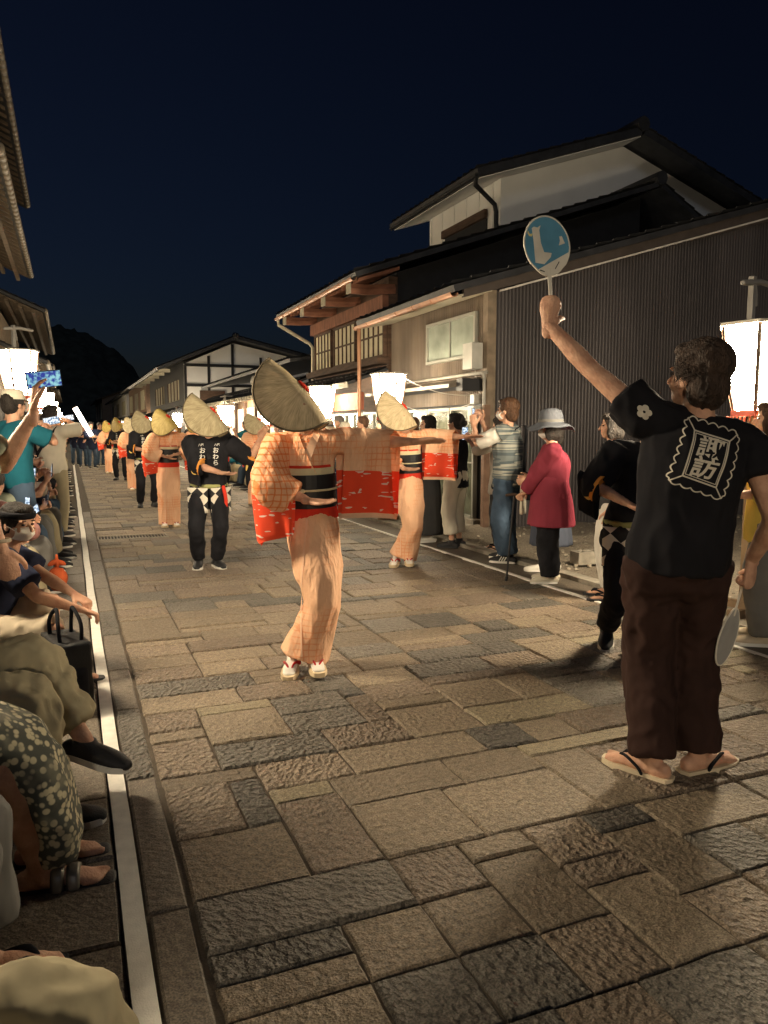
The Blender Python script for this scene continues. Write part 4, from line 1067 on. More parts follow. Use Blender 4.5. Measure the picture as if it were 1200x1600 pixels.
def plaid_mat(name, base, line, pitch=.036, lw=.22, thr=.5, soft=.1, nscale=3.2, vary=.06):
    """peach cotton with woven orange checks that come and go in patches"""
    m, nt, N, L, b = newmat(name)
    tc = N.new('ShaderNodeTexCoord'); sx = N.new('ShaderNodeSeparateXYZ')
    wob = N.new('ShaderNodeTexNoise'); wob.inputs['Scale'].default_value = 18; L.new(tc.outputs['Object'], wob.inputs['Vector'])
    wm = N.new('ShaderNodeVectorMath'); wm.operation = 'SCALE'; wm.inputs['Scale'].default_value = .016; L.new(wob.outputs['Color'], wm.inputs[0])
    va = N.new('ShaderNodeVectorMath'); L.new(tc.outputs['Object'], va.inputs[0]); L.new(wm.outputs[0], va.inputs[1]); L.new(va.outputs[0], sx.inputs[0])
    def mth(op, a, b_=None, cl=False):
        n = N.new('ShaderNodeMath'); n.operation = op; n.use_clamp = cl
        for i, q in enumerate((a, b_)):
            if q is None: continue
            if isinstance(q, (int, float)): n.inputs[i].default_value = q
            else: L.new(q, n.inputs[i])
        return n.outputs[0]
    hx = mth('ADD', sx.outputs['X'], mth('MULTIPLY', sx.outputs['Y'], .8))
    def line_(c, off=0): return mth('LESS_THAN', mth('FRACT', mth('MULTIPLY', mth('ADD', c, 10 + off), 1 / pitch)), lw)
    ln = mth('MAXIMUM', line_(hx), line_(sx.outputs['Z']))
    dbl = mth('MULTIPLY', mth('ADD', line_(hx), line_(sx.outputs['Z'])), .5)
    nz = N.new('ShaderNodeTexNoise'); nz.inputs['Scale'].default_value = nscale; nz.inputs['Detail'].default_value = 2; L.new(tc.outputs['Object'], nz.inputs['Vector'])
    mr = N.new('ShaderNodeMapRange'); mr.inputs[1].default_value = thr - soft; mr.inputs[2].default_value = thr + soft; L.new(nz.outputs['Fac'], mr.inputs[0])
    fac = mth('MULTIPLY', mth('ADD', mth('MULTIPLY', ln, .62), mth('MULTIPLY', dbl, .38)), mr.outputs[0], True)
    n3 = N.new('ShaderNodeTexNoise'); n3.inputs['Scale'].default_value = 5; L.new(tc.outputs['Object'], n3.inputs['Vector'])
    mx0 = N.new('ShaderNodeMix'); mx0.data_type = 'RGBA'; mx0.inputs[6].default_value = (*[x * (1 - vary) for x in base], 1); mx0.inputs[7].default_value = (*[min(1, x * (1 + vary)) for x in base], 1); L.new(n3.outputs['Fac'], mx0.inputs[0])
    tint = N.new('ShaderNodeMix'); tint.data_type = 'RGBA'; L.new(mth('MULTIPLY', mr.outputs[0], .22), tint.inputs[0]); L.new(mx0.outputs[2], tint.inputs[6]); tint.inputs[7].default_value = (*line, 1)
    mx = N.new('ShaderNodeMix'); mx.data_type = 'RGBA'; L.new(fac, mx.inputs[0]); L.new(tint.outputs[2], mx.inputs[6]); mx.inputs[7].default_value = (*line, 1)
    L.new(mx.outputs[2], b.inputs['Base Color'])
    b.inputs['Roughness'].default_value = .85; b.inputs['Specular IOR Level'].default_value = .15
    bmp_ = N.new('ShaderNodeMapping'); bmp_.inputs['Scale'].default_value = (1, 1, .4); L.new(tc.outputs['Object'], bmp_.inputs['Vector'])
    bn = N.new('ShaderNodeTexNoise'); bn.inputs['Scale'].default_value = 15; bn.inputs['Detail'].default_value = 4; L.new(bmp_.outputs[0], bn.inputs['Vector'])
    bp = N.new('ShaderNodeBump'); bp.inputs['Strength'].default_value = 1; bp.inputs['Distance'].default_value = .035; L.new(bn.outputs['Fac'], bp.inputs['Height']); L.new(bp.outputs[0], b.inputs['Normal'])
    return m
PEACH_C = (.84, .50, .31); ORANGE_C = (.74, .20, .05)
KIM = plaid_mat('kimono_peach', PEACH_C, ORANGE_C, thr=.55, nscale=2.6)
KIMP = plaid_mat('kimono_checked', PEACH_C, ORANGE_C, thr=.30, nscale=2.0)
def script_red():
    m, nt, N, L, b = newmat('red_script')
    tc = N.new('ShaderNodeTexCoord'); mp = N.new('ShaderNodeMapping'); mp.inputs['Rotation'].default_value = (0, R(40), 0); mp.inputs['Scale'].default_value = (12, 10, 52)
    L.new(tc.outputs['Object'], mp.inputs['Vector'])
    nz = N.new('ShaderNodeTexNoise'); nz.inputs['Scale'].default_value = 1; nz.inputs['Detail'].default_value = 1.2; L.new(mp.outputs[0], nz.inputs['Vector'])
    n2 = N.new('ShaderNodeTexNoise'); n2.inputs['Scale'].default_value = 7; L.new(tc.outputs['Object'], n2.inputs['Vector'])
    a = N.new('ShaderNodeMath'); a.operation = 'GREATER_THAN'; a.inputs[1].default_value = .632; L.new(nz.outputs['Fac'], a.inputs[0])
    c_ = N.new('ShaderNodeMath'); c_.operation = 'GREATER_THAN'; c_.inputs[1].default_value = .42; L.new(n2.outputs['Fac'], c_.inputs[0])
    f = N.new('ShaderNodeMath'); f.operation = 'MULTIPLY'; L.new(a.outputs[0], f.inputs[0]); L.new(c_.outputs[0], f.inputs[1])
    mx = N.new('ShaderNodeMix'); mx.data_type = 'RGBA'; mx.inputs[6].default_value = (.80, .075, .03, 1); mx.inputs[7].default_value = (.80, .58, .50, 1); L.new(f.outputs[0], mx.inputs[0])
    L.new(mx.outputs[2], b.inputs['Base Color']); b.inputs['Roughness'].default_value = .85; b.inputs['Specular IOR Level'].default_value = .15
    return m
REDS = script_red()
BLKC = cloth('black_cotton', (.016, .016, .019), var=.3)
BLKS = M('black_satin', (.012, .012, .014), rough=.45, var=.3, spec=.4)
CREAMC = cloth('cream_cloth', (.70, .60, .38)); PEACHF = cloth('peach_lining', (.80, .50, .33))
TABI = cloth('white_tabi', (.80, .76, .68)); ZORI = M('zori_straw', (.66, .52, .33), rough=.8); ZRED = M('red_strap', (.45, .02, .02), rough=.6)

def hang_sleeve(parent, path, drop, th=.045, split=(.46, .93), mats=None, sway=(0, 0, 0), n=18, taper=.0, seed=0.0, name='sleeve'):
    """kimono sleeve: a flat bag hanging from the arm path (shoulder side first)"""
    P, _ = resample(path, [1] * len(path), 5); P = np.array(P); m = len(P)
    dv = v3((0, 0, -1)); sway = v3(sway); nv = 2 * n
    rows = []
    for i in range(m):
        t = unit(P[min(m - 1, i + 1)] - P[max(0, i - 1)]); nn = unit(np.cross(t, dv)) if abs(t[2]) < .97 else v3((0, 1, 0))
        u = i / (m - 1); D = drop(u) if callable(drop) else drop
        row = []
        for j in range(nv):
            if j < n: h = j / (n - 1); sg = 1
            else: h = 1 - (j - n) / (n - 1); sg = -1
            w_ = th * (1 - .75 * h) * sqrt(max(0, 1 - (1 - min(1, h * 6)) ** 2)) * (1 if h < .999 else 0)
            fo = .014 * h * noise.noise((u * 5 + seed, h * 1.2, 3)) + .006 * h * sin(u * 17 + seed)
            q = P[i] + dv * (-.05 + (D + .05) * h) + nn * (sg * w_ + fo) + sway * h * h + t * (taper * h * (u - .5))
            row.append((q, h))
        rows.append(row)
    mb = MB(); V = [q for row in rows for q, h in row]; F_ = []; mi = []
    for i in range(m - 1):
        for j in range(nv):
            a, b = i * nv + j, i * nv + (j + 1) % nv; h = (rows[0][j][1] + rows[0][(j + 1) % nv][1]) / 2
            F_.append((a, a + nv, b + nv, b)); mi.append(0 if h < split[0] else (1 if h < split[1] else 2))
    mb.v = [tuple(p) for p in V]; mb.f = F_; mb.m = mi
    me = mb.mesh(name, mats or (KIM, REDS, PEACHF), True); me = fixn(me)
    return obj(name, me, None, parent)

def band(parent, mat, c0, c1, r0, r1, axis, name, n=32, k=2):
    return obj(name, MB().tube([c0, c1], [r0, r1], n=n, axis=axis, cap='flat', k=k), mat, parent, smooth=False)

def kimono_woman(root, J, skirt, out_arm=None, hat=None, fine=True, hands=None, bentdrop=.36, hatmat=None, outdrop=.475, yy=0.0):
    """festival dancer: kimono body, obi bands, two bag sleeves, folded hat, tabi and sandals"""
    s = J['s']; U_ = J['up']; vx = .012 if fine else .02
    body(J, root, vx=.018 if fine else .024, hvx=.0065 if fine else .009, hands=hands, face=False, legs=False)
    mb = MB(); P = J['pelvis']
    mb.tube([P + U_ * .02, J['waist'], J['chest'], J['neck'] - U_ * .05, J['neck'] - U_ * .004], [(.136, .112), (.122, .104), (.152, .124), (.150, .098), (.066, .064)], n=24, axis=J['axs'], k=3, cap='flat')
    for k in 'RL':
        mb.tube([J['neck'] - U_ * .035, J['sh' + k], J['sh' + k] * .45 + J['el' + k] * .55], [.058, .074, .078], n=12, cap='flat', k=2)
    me = fuse(mb, vx, 3); wrinkle(me, .008, (8, 8, 3), 2.0)
    f = np.cross(U_, J['axs']); ax = J['axs']; w0 = J['waist']
    w0 = w0 + U_ * .105 * s
    at = lambda a, b, d: w0 + ax * a + f * b + U_ * d
    kt = obj('kimono_top', me, KIM, root)
    # crossed collar
    o_ = J['chest'] + f * .4; dz = (J['neck'] - J['chest']).dot(U_)
    for g in (1, -1):
        col_ = decal(kt, [ribbon([(g * (.062 - .105 * t), dz + .012 - (dz + .10) * t) for t in np.linspace(0, 1, 14)], lambda t: .040 + .016 * t)], KIM if g > 0 else PEACHF, root, o_, tuple(ax), tuple(U_), tuple(-f), off=.010 if g > 0 else .005, name='collar')
        md = col_.modifiers.new('t', 'SOLIDIFY'); md.thickness = .007; md.offset = 0
    decal(kt, [([(-.030, dz - .012), (0.0, dz - .085), (.030, dz - .012), (0, dz + .0)], [(0, 1, 2, 3)])], SKIN, root, o_, tuple(ax), tuple(U_), tuple(-f), off=.004, name='neckline')
    rx, ry = .150, .134
    band(root, REDC, at(0, 0, .045), at(0, 0, .065), (rx - .002, ry), (rx, ry + .002), tuple(ax), 'under_sash')
    band(root, CREAMC, at(0, 0, .005), at(0, 0, .05), (rx, ry + .004), (rx, ry + .004), tuple(ax), 'sash_lining')
    band(root, BLKS, at(0, 0, -.185), at(0, 0, .012), (rx + .004, ry + .010), (rx + .006, ry + .010), tuple(ax), 'obi')
    obj('obi_cord', MB().tube([at((rx + .012) * cos(a), (ry + .019) * sin(a), -.075) for a in np.linspace(0, 2 * pi, 40)], .007, n=6).ell(at(.02, ry + .026, -.075), (.016, .012, .013)), CREAMC, root, smooth=True)
    kn = MB().box(at(0, -.17, -.06), (.20, .10, .22)); me = fuse(kn, .02, 4); obj('obi_knot', me, BLKS, root)
    band(root, REDC, at(0, 0, -.245), at(0, 0, -.18), (rx + .016, ry + .026), (rx + .006, ry + .016), tuple(ax), 'red_sash')
    sk = loft_skirt(root, KIM, skirt, n=72, name='kimono_skirt', k=7, fold=.006, axis=tuple(J['axh']), seed=3.3)
    wrinkle(sk.data, .012, (9, 9, 2.2), 1.7, fn=lambda A: np.clip((1.0 - A[:, 2]) * 3, 0, 1)); wrinkle(sk.data, .008, (7, 7, 9), 4.7, fn=lambda A: np.clip(1 - np.abs(A[:, 2] - .5) * 3, 0, 1))
    decal(sk, [ribbon([(.03 + .035 * t + .02 * sin(t * 3), -.95 * t * .86) for t in np.linspace(0, 1, 30)], .010)], PEACHF, root, v3((0, .5, .90)), (1, 0, 0), (0, 0, 1), (0, -1, 0), off=.004, name='kimono_edge')
    # overlapping front panel edge
    return

def zori_feet(root, J, fine=True):
    s = J['s']
    for k in 'RL':
        mb = MB(); foot_prims(mb, J, k); an = J['an' + k]; mb.tube([an, an + v3((0, 0, .05))], [.038, .042], n=10)
        obj('tabi', fuse(mb, .008 if fine else .012, 2), TABI, root)
    shoes(J, root, ZRED, ZORI, 'sandal')

# ---------------------------------------------------------------- the dancer in the middle of the street
def dancer_out(pos, rz, label, fine=True, hm=None, s=1.0):
    root = thing('person', label, 'person', (*pos, 0), rz, 'dancers in peach kimono')
    J = pose(1.60, pel=(.01, 0), pz=.88, up=(.03, .05, 1), twist=-.12, hips=.0,
             hand={'L': (-.615, .08, 1.335), 'R': (.015, .245, 1.01)}, elbow={'L': (0, -1, -.05), 'R': (1, .0, -.6)},
             foot={'R': (.125, .085, .0, -.12, .12), 'L': (-.005, .085, .0, .12, .04)}, knee={'R': (-.15, 1, 0), 'L': (.1, 1, 0)}, yaw=.75, pitch=.62, roll=.25, neckfwd=.03)
    J['head'] = v3((.055, .055, 1.500))
    # skirt rings top -> hem (x,y,z,rx,ry)
    skirt = [(.012, .0, 1.08, .124, .106), (.008, .01, .98, .136, .124), (.0, .03, .84, .150, .146), (-.014, .055, .73, .146, .150), (-.034, .10, .60, .134, .155), (-.052, .135, .48, .104, .135), (-.046, .12, .38, .098, .122), (-.008, .085, .25, .116, .120), (.03, .065, .15, .132, .128), (.052, .062, .085, .140, .134)]
    kimono_woman(root, J, skirt, fine=fine, hands={'L': dict(d=(-1, .12, .05), n=(0, .35, -1), curl=.06, spread=.04, tc=.1), 'R': dict(d=(-1, .3, -.05), n=(0, .2, 1), curl=.12, spread=.03, tc=.1)})
    sh, el, wr = J['shL'], J['elL'], J['wrL']
    hang_sleeve(root, [sh + v3((-.02, .02, .03)), sh * .4 + el * .6 + v3((0, 0, .03)), el + v3((-.01, 0, .025)), el * .62 + wr * .38 + v3((0, 0, .02))], .475, th=.062, taper=.02, sway=(-.0, .02, 0), mats=(KIM, REDS, PEACHF))
    sh, el, wr = J['shR'], J['elR'], J['wrR']
    # bent arm: checked upper sleeve and the red lining bag under the elbow
    mb = MB().tube([sh + v3((-.01, 0, .015)), sh * .5 + el * .5 + v3((.02, .01, 0)), el + v3((.01, .03, .0)), el * .45 + wr * .55 + v3((0, .0, -.03))], [.085, .100, .115, (.085, .105)], n=18, k=5, cap='flat', axis=(0, 0, 1))
    me = fuse(mb, .012, 3); wrinkle(me, .009, (9, 9, 8), 5.0); obj('sleeve', me, KIMP, root)
    hang_sleeve(root, [el + v3((.085, -.06, -.02)), el + v3((.07, .03, -.04)), el * .7 + wr * .3 + v3((.02, .04, -.04)), el * .45 + wr * .55 + v3((.0, .03, -.05))], lambda u: .33 - .16 * u, th=.05, split=(.18, 1.1), mats=(KIMP, REDS, PEACHF), seed=2, name='sleeve_lining')
    folded_hat(root, (.045, .06, 1.645), (-.66, .16, -.73), (-.66, .05, .72), R_=.268, mat=hm)
    zori_feet(root, J, fine)
    return root
p1 = (1.30, 4.30)
d1 = dancer_out(p1, face_rz(p1), 'dancer in peach kimono and folded straw hat, arm stretched out, alone in mid-street')
p2 = (3.26, 7.32)
d2 = copy_tree(d1, (*p2, 0), face_rz(p2) - .05)
d2['label'] = 'dancer in peach kimono, arm stretched out, before the shop doors with the lantern'
d2.scale = (1.0, 1.0, 1.0)

# ---------------------------------------------------------------- kimono dancer with both arms folded in front
def dancer_in(pos, rz, label):
    root = thing('person', label, 'person', (*pos, 0), rz, 'dancers in peach kimono')
    J = pose(1.58, pel=(0, 0), pz=.86, up=(0, .04, 1), hand={'L': (-.10, .27, 1.06), 'R': (.04, .25, 1.02)}, elbow={'L': (-1, .1, -.5), 'R': (1, .1, -.5)},
             foot={'R': (.07, .05, 0, -.1), 'L': (-.07, .05, 0, .1)}, yaw=.15, pitch=.6, neckfwd=.03)
    skirt = [(0, .0, 1.06, .124, .106), (0, .01, .96, .136, .124), (0, .02, .82, .156, .14), (0, .03, .65, .160, .140), (0, .03, .45, .152, .135), (0, .02, .25, .148, .135), (0, .02, .04, .150, .138)]
    kimono_woman(root, J, skirt, fine=False, hands={'L': dict(n=(0, 0, 1), curl=.12), 'R': dict(n=(0, 0, 1), curl=.12)})
    for k, sg in (('R', 1), ('L', -1)):
        sh, el, wr = J['sh' + k], J['el' + k], J['wr' + k]
        mb = MB().tube([sh, sh * .5 + el * .5 + v3((.02 * sg, .01, 0)), el + v3((0, .03, 0)), el * .4 + wr * .6 + v3((0, 0, -.03))], [.085, .105, .115, (.085, .10)], n=16, k=4, cap='flat', axis=(0, 0, 1))
        me = fuse(mb, .016, 3); wrinkle(me, .008, (9, 9, 8), 5.0); obj('sleeve', me, KIM, root)
        hang_sleeve(root, [el + v3((.08 * sg, -.05, -.02)), el + v3((.06 * sg, .03, -.04)), el * .6 + wr * .4 + v3((0, .03, -.04))], lambda u: .34 - .12 * u, th=.05, split=(.16, 1.1), mats=(KIM, REDS, PEACHF), seed=2, name='sleeve_lining')
    folded_hat(root, J['head'] + v3((0, .05, .10)), (-.45, .70, -.55), (-.15, .55, .82), R_=.27, ang=62, mat=STRAWY)
    zori_feet(root, J, False)
    return root
FACE = lambda p, a=0.0: pi + a                       # dancers come down the street towards -Y
p4 = (1.31, 11.54)
d4 = dancer_in(p4, pi - .02, 'dancer in peach kimono with yellow straw hat, standing just beyond the drain grate')
sw_g = {'straw_yellow': STRAWG}
c = copy_tree(d4, (1.37, 19.0, 0), pi + .15, swap=sw_g); c['label'] = 'dancer in peach kimono with greyish straw hat between two men in black'
c = copy_tree(d4, (1.20, 26.6, 0), pi - .1); c['label'] = 'dancer in peach kimono with yellow hat, last before the men in navy'
c = copy_tree(d4, (3.17, 14.1, 0), pi + .35, swap=sw_g); c['label'] = 'dancer in peach kimono half hidden behind the mid-street dancer'
for k, y_ in enumerate((21.5, 28.5)):
    c = copy_tree(d4, (3.2, y_, 0), pi + .2 * k); c['label'] = 'far dancer in peach kimono in the column beside the lanterns'

# ---------------------------------------------------------------- men in black happi
def check_mat():
    m, nt, N, L, b = newmat('diamond_check')
    tc = N.new('ShaderNodeTexCoord'); mp = N.new('ShaderNodeMapping'); mp.inputs['Rotation'].default_value = (0, R(45), 0); mp.inputs['Scale'].default_value = (1, 0, 1)
    L.new(tc.outputs['Object'], mp.inputs['Vector'])
    ck = N.new('ShaderNodeTexChecker'); ck.inputs['Scale'].default_value = 12.0; ck.inputs['Color1'].default_value = (.72, .66, .56, 1); ck.inputs['Color2'].default_value = (.015, .015, .017, 1)
    L.new(mp.outputs[0], ck.inputs['Vector']); L.new(ck.outputs[0], b.inputs['Base Color']); b.inputs['Roughness'].default_value = .85
    return m
CHECK = check_mat()
GRNP = cloth('olive_cloth', (.34, .34, .14)); ORN = cloth('orange_trim', (.72, .30, .06)); YEL = cloth('yellow_dot', (.80, .55, .16)); LETTER = cloth('white_letter', (.80, .78, .72))
def man_black(pos, rz, label, J, hatspec, fine=True, letters=True, out=None, hatmat=None):
    root = thing('person', label, 'person', (*pos, 0), rz, 'dancers in black coats')
    vx = .012 if fine else .02
    body(J, root, vx=.018 if fine else .024, hvx=.0065 if fine else .009, face=False, hands=J.get('hands'))
    sh_ = shirt(J, root, BLKC, sleeve=1.12, ease=.03, hem=.05, vx=vx, amp=.010, sl_r=1.35, name='happi_coat', f=(7, 7, 3))
    trousers(J, root, BLKC, length=.97, vx=vx, amp=.007, flare=1.08)
    f = np.cross(J['up'], J['axs']); P = J['pelvis']; ax = J['axh']
    for g in (-1, 1):
        pts = lambda u, v: P + ax * (g * .115 + (u - .5) * .20) + f * (.165 - 2.2 * (g * .115 + (u - .5) * .20) ** 2 + .008 * sin(u * 9)) + v3((0, 0, .03 - .25 * v))
        obj('checked_apron', fixn(MB().grid(pts, 8, 6, thick=.006).mesh('checked_apron', (), True)), CHECK, root)
    obj('waist_cord', MB().tube([P + ax * .178 * cos(a) + f * .148 * sin(a) + v3((0, 0, .045)) for a in np.linspace(0, 2 * pi, 30)], (.022, .012), n=8, axis=(0, 0, 1)), GRNP, root, smooth=True)
    obj('waist_tie', MB().tube([P - ax * .14 + f * .13 + v3((0, 0, .04)), P - ax * .165 + f * .16 - v3((0, 0, .1)), P - ax * .15 + f * .15 - v3((0, 0, .2))], (.018, .006), n=6, k=3), REDC, root, smooth=True)
    for k in 'RL':
        el, wr = J['el' + k], J['wr' + k]; c_ = el + (wr - el) * .10
        t = unit(wr - el); 
        obj('sleeve_trim', MB().tube([c_, c_ + t * .02], .089, n=16, cap='flat'), ORN, root)
        hang_sleeve(root, [el - t * .10, el, el + (wr - el) * .13], .20, th=.05, split=(.55, .8), mats=(BLKC, BLKC, BLKC), name='sleeve_bag', n=10)
        q = unit(np.cross(t, (0, 0, 1))); q = q if q.dot(f) > 0 else -q
        obj('sleeve_dot', MB().ell(el - v3((0, 0, .06)) + q * .05 - t * .02, (.032, .010, .032), t, q, (0, 0, 1)), YEL, root, smooth=True)
    if letters:
        up = J['up']; nr = -f
        shp = []
        for g in (-1, 1):
            for i, ch in enumerate('おわら'):
                shp.append(shape_xf(text_shape(ch, .060, .0012, 2), g * .075 - (.01 if g > 0 else -.01), -.02 - i * .062))
            shp.append(shape_xf(text_shape('八尾', .026, .0006, 2), g * .078, .035))
        decal(sh_, shp, LETTER, root, J['chest'] + up * .07 + f * .3, -ax, up, -f, name='lettering')
    obj('collar_band', MB().tube([J['neck'] + J['axs'] * .055 + J['up'] * .01, J['neck'] + f * .075 - J['up'] * .06 + J['axs'] * .02, J['chest'] + f * .155 - J['up'] * .02], [(.02, .006)] * 3, n=6, k=4, axis=tuple(J['axs'])), BLKS, root, smooth=True)
    obj('collar_band', MB().tube([J['neck'] - J['axs'] * .055 + J['up'] * .01, J['neck'] + f * .075 - J['up'] * .06 - J['axs'] * .02, J['chest'] + f * .152 - J['up'] * .02], [(.02, .006)] * 3, n=6, k=4, axis=tuple(J['axs'])), BLKS, root, smooth=True)
    shoes(J, root, BLKSHOE, RUB if fine else BLKSHOE, 'tabi')
    if hatspec: folded_hat(root, J['head'] + v3(hatspec[0]), hatspec[1], hatspec[2], R_=.28, ang=68, mat=hatmat)
    else: hair(J, root, 'short')
    return root
JB = pose(1.68, pel=(0, 0), pz=.80, up=(-.02, .05, 1), hand={'L': (-.52, .12, 1.32), 'R': (-.12, .28, .98)}, elbow={'L': (0, -.3, -1), 'R': (1, .1, -.5)},
          foot={'R': (.12, .02, 0, -.1), 'L': (-.06, .04, 0, .35)}, yaw=.6, pitch=.6, neckfwd=.03)
JB['hands'] = {'L': dict(n=(0, .4, -1), curl=.2), 'R': dict(d=(-1, .35, -.1), n=(0, .2, 1), curl=.12)}
p3 = (1.30, 7.92)
man_black(p3, face_rz(p3), 'male dancer in black lettered coat and folded straw hat, one arm out, mid-street', JB, ((.0, .04, .12), (-.66, .16, -.73), (-.66, .05, .72)), hatmat=STRAWG)
JC = pose(1.70, pel=(0, 0), pz=.84, up=(0, .03, 1), hand={'L': (-.02, .28, 1.10), 'R': (.02, .26, 1.04)}, elbow={'L': (-1, .1, -.6), 'R': (1, .1, -.6)}, foot={'R': (.12, .0, 0, -.2), 'L': (-.12, .02, 0, .2)}, yaw=.2, pitch=.6, neckfwd=.03)
JC['hands'] = {'L': dict(n=(0, 0, 1), curl=.15), 'R': dict(n=(0, 0, 1), curl=.15)}
p5 = (1.27, 14.6)
d5 = man_black(p5, pi + .1, 'male dancer in black with grey straw hat, standing right behind the yellow-hatted dancer', JC, ((0, .05, .10), (-.45, .65, -.58), (-.25, .55, .80)), fine=False, hatmat=STRAWG)
sw_y = {'straw_grey': STRAWY}
c = copy_tree(d5, (1.31, 22.8, 0), pi - .2, swap=sw_y); c['label'] = 'male dancer in black with yellow straw hat, between two kimono dancers further up'
c = copy_tree(d5, (3.2, 18.0, 0), pi + .3); c['label'] = 'male dancer in black in the column beside the lanterns'
# the dancer stepping behind the man with the fan
JD = pose(1.66, pel=(0, 0), pz=.78, up=(-.13, .05, 1), hand={'L': (-.12, .27, .98), 'R': (.12, .26, .96)}, elbow={'L': (-1, .0, -.5), 'R': (1, .0, -.5)},
          foot={'R': (.10, -.14, .03, -.35, .2), 'L': (.02, .16, 0, .5)}, yaw=.5, pitch=.3, neckfwd=.03)
JD['hands'] = {'L': dict(n=(0, 0, 1), curl=.5), 'R': dict(n=(0, 0, 1), curl=.5)}
p9 = (3.27, 3.86)
man_black(p9, face_rz(p9) + .35, 'dancer in black with checked apron stepping behind the man with the raised fan', JD, None, letters=False)

# ================================================================ the man with the raised fan
pm = (2.20, 2.36)
rzm = face_rz((0, 0), pm)                         # faces away from the camera; local x = to the right
man = thing('person', 'man in black printed T-shirt and dark brown trousers holding a round fan aloft', 'person', (*pm, 0), rzm)
JM = pose(1.76, pel=(.02, 0), pz=.905, up=(.11, .02, 1), twist=.22, hips=.28, sw=1.02, shrug=(-.035, .02),
          hand={'L': (-.545, .05, 1.86), 'R': (.300, .16, .88)}, elbow={'L': (-.25, -.3, -.6), 'R': (.5, -1, 0)},
          foot={'L': (-.045, -.03, .0, 1.05), 'R': (.125, .09, .0, -.75)}, knee={'L': (-.2, 1, 0), 'R': (-.2, 1, 0)}, yaw=.95, pitch=-.12, neckfwd=.02)
JM['head'] = JM['head'] - JM['up'] * .022 - JM['axs'] * .02
body(JM, man, vx=.012, hvx=.0055, fat=.95, face=True, toes=False, hands={'L': dict(d=(.03, .05, 1), n=(.05, 1, 0), curl=1.5, spread=.0, tc=3.6), 'R': dict(d=(-.05, .1, -1), n=(-.8, .5, 0), curl=1.0, tc=.8)})
BT = cloth('black_tee', (.013, .0125, .015), var=.25)
BROWN = cloth('brown_linen', (.040, .021, .017), var=.2)
tee = shirt(JM, man, BT, sleeve=.42, ease=.030, hem=.055, vx=.010, amp=.012, fat=1.02, sl_r=1.0, f=(6, 6, 3), seed=4.2)
trousers(JM, man, BROWN, length=1.0, ease=.018, vx=.011, amp=.012, fat=1.02, flare=1.25, seed=8.0)
hair(JM, man, 'thick', M('dark_brown_hair', (.045, .028, .02), rough=.62, var=.5, scale=30, stretch=(1, 1, .25), bump=1.4, bscale=160, spec=.3), vx=.006, seed=3, amp=.007)
tf = MB(); ft = []
for k in 'RL':
    q = MB(); foot_prims(q, JM, k, toes=True); ft.append(fuse(q, .006, 1))
obj('foot', ft[0], SKIN, man); obj('foot', ft[1], SKIN, man)
shoes(JM, man, BLKC, M('pale_geta', (.66, .55, .38), rough=.6), 'sandal')
strands = MB(); rgh = random.Random(3)
for i in range(1800):
    a = rgh.uniform(0, 2 * pi); t = rgh.uniform(-.5, 1.4); dirv = JM['hr'] * cos(a) * cos(t) + JM['hf'] * sin(a) * cos(t) * .95 + JM['hu'] * sin(t)
    if dirv.dot(JM['hf']) > .55 and t < .6: continue
    b = JM['head'] + JM['hu'] * .035 - JM['hf'] * .022 + dirv * .088; fl = unit(np.cross(dirv, JM['hr'] * rgh.uniform(-1, 1) + JM['hu'] * rgh.uniform(-1, 1)))
    strands.tube([b, b + dirv * .014 + fl * .014, b + dirv * .013 + fl * .04 - v3((0, 0, .012))], [.0024, .0018, .0006], n=4)
obj('hair_tuft', strands, MATS['dark_brown_hair'], man)['kind'] = 'stuff'
# emblem on the back: scalloped frame and two characters
PRINT = cloth('cream_print', (.62, .56, .46))
def scallop(a, b, n, amp, side):
    a, b = np.array(a), np.array(b); t = b - a; L_ = np.linalg.norm(t); t /= L_; q = np.array([-t[1], t[0]]) * side; out = []
    for i in range(n * 8 + 1):
        u = i / (n * 8); out.append(tuple(a + t * L_ * u + q * amp * abs(sin(pi * n * u)) * (1 if .04 < u < .96 else .3)))
    return out
def straight(a, b, n=14, bow=0):
    a, b = np.array(a, float), np.array(b, float); t = b - a; q = np.array([-t[1], t[0]]); return [tuple(a + t * u + q * bow * 4 * u * (1 - u)) for u in np.linspace(0, 1, n)]
TL, TR, BR, BL = (-.105, .155), (.105, .125), (.100, -.160), (-.125, -.130)
iTL, iTR, iBR, iBL = (-.075, .105), (.072, .088), (.066, -.118), (-.082, -.098)
sh2 = [ribbon(scallop(TL, TR, 5, .014, 1), .0055), ribbon(scallop(TR, BR, 7, .012, 1), .0055), ribbon(scallop(BR, BL, 5, .010, 1), .0055), ribbon(scallop(BL, TL, 7, .014, 1), .0055)]
for a, b in ((iTL, iTR), (iTR, iBR), (iBR, iBL), (iBL, iTL)):
    sh2.append(ribbon(straight(a, b), .0065)); sh2.append(ribbon(straight(np.array(a) * .90, np.array(b) * .90), .0035))
for a, b in ((TL, iTL), (TR, iTR), (BR, iBR), (BL, iBL)): sh2.append(ribbon(straight(a, b, 6), .0055))
sh2.append(shape_xf(text_shape('諏', .104, .0016, 3, .12), -.004, .038, 1.05, .95)); sh2.append(shape_xf(text_shape('訪', .104, .0022, 3, .12), -.010, -.052, 1.05, .95))
cb = JM['chest'] + JM['up'] * .03
sh2 = [shape_xf(q, 0, 0, .88, .86) for q in sh2]
fm = np.cross(JM['up'], JM['axs'])
exm = unit(JM['axs'] * 1.0 - JM['up'] * .10); eym = unit(JM['up'] + JM['axs'] * .14)
decal(tee, sh2, PRINT, man, cb + exm * .015 - fm * .35, exm, eym, fm, name='back_emblem')
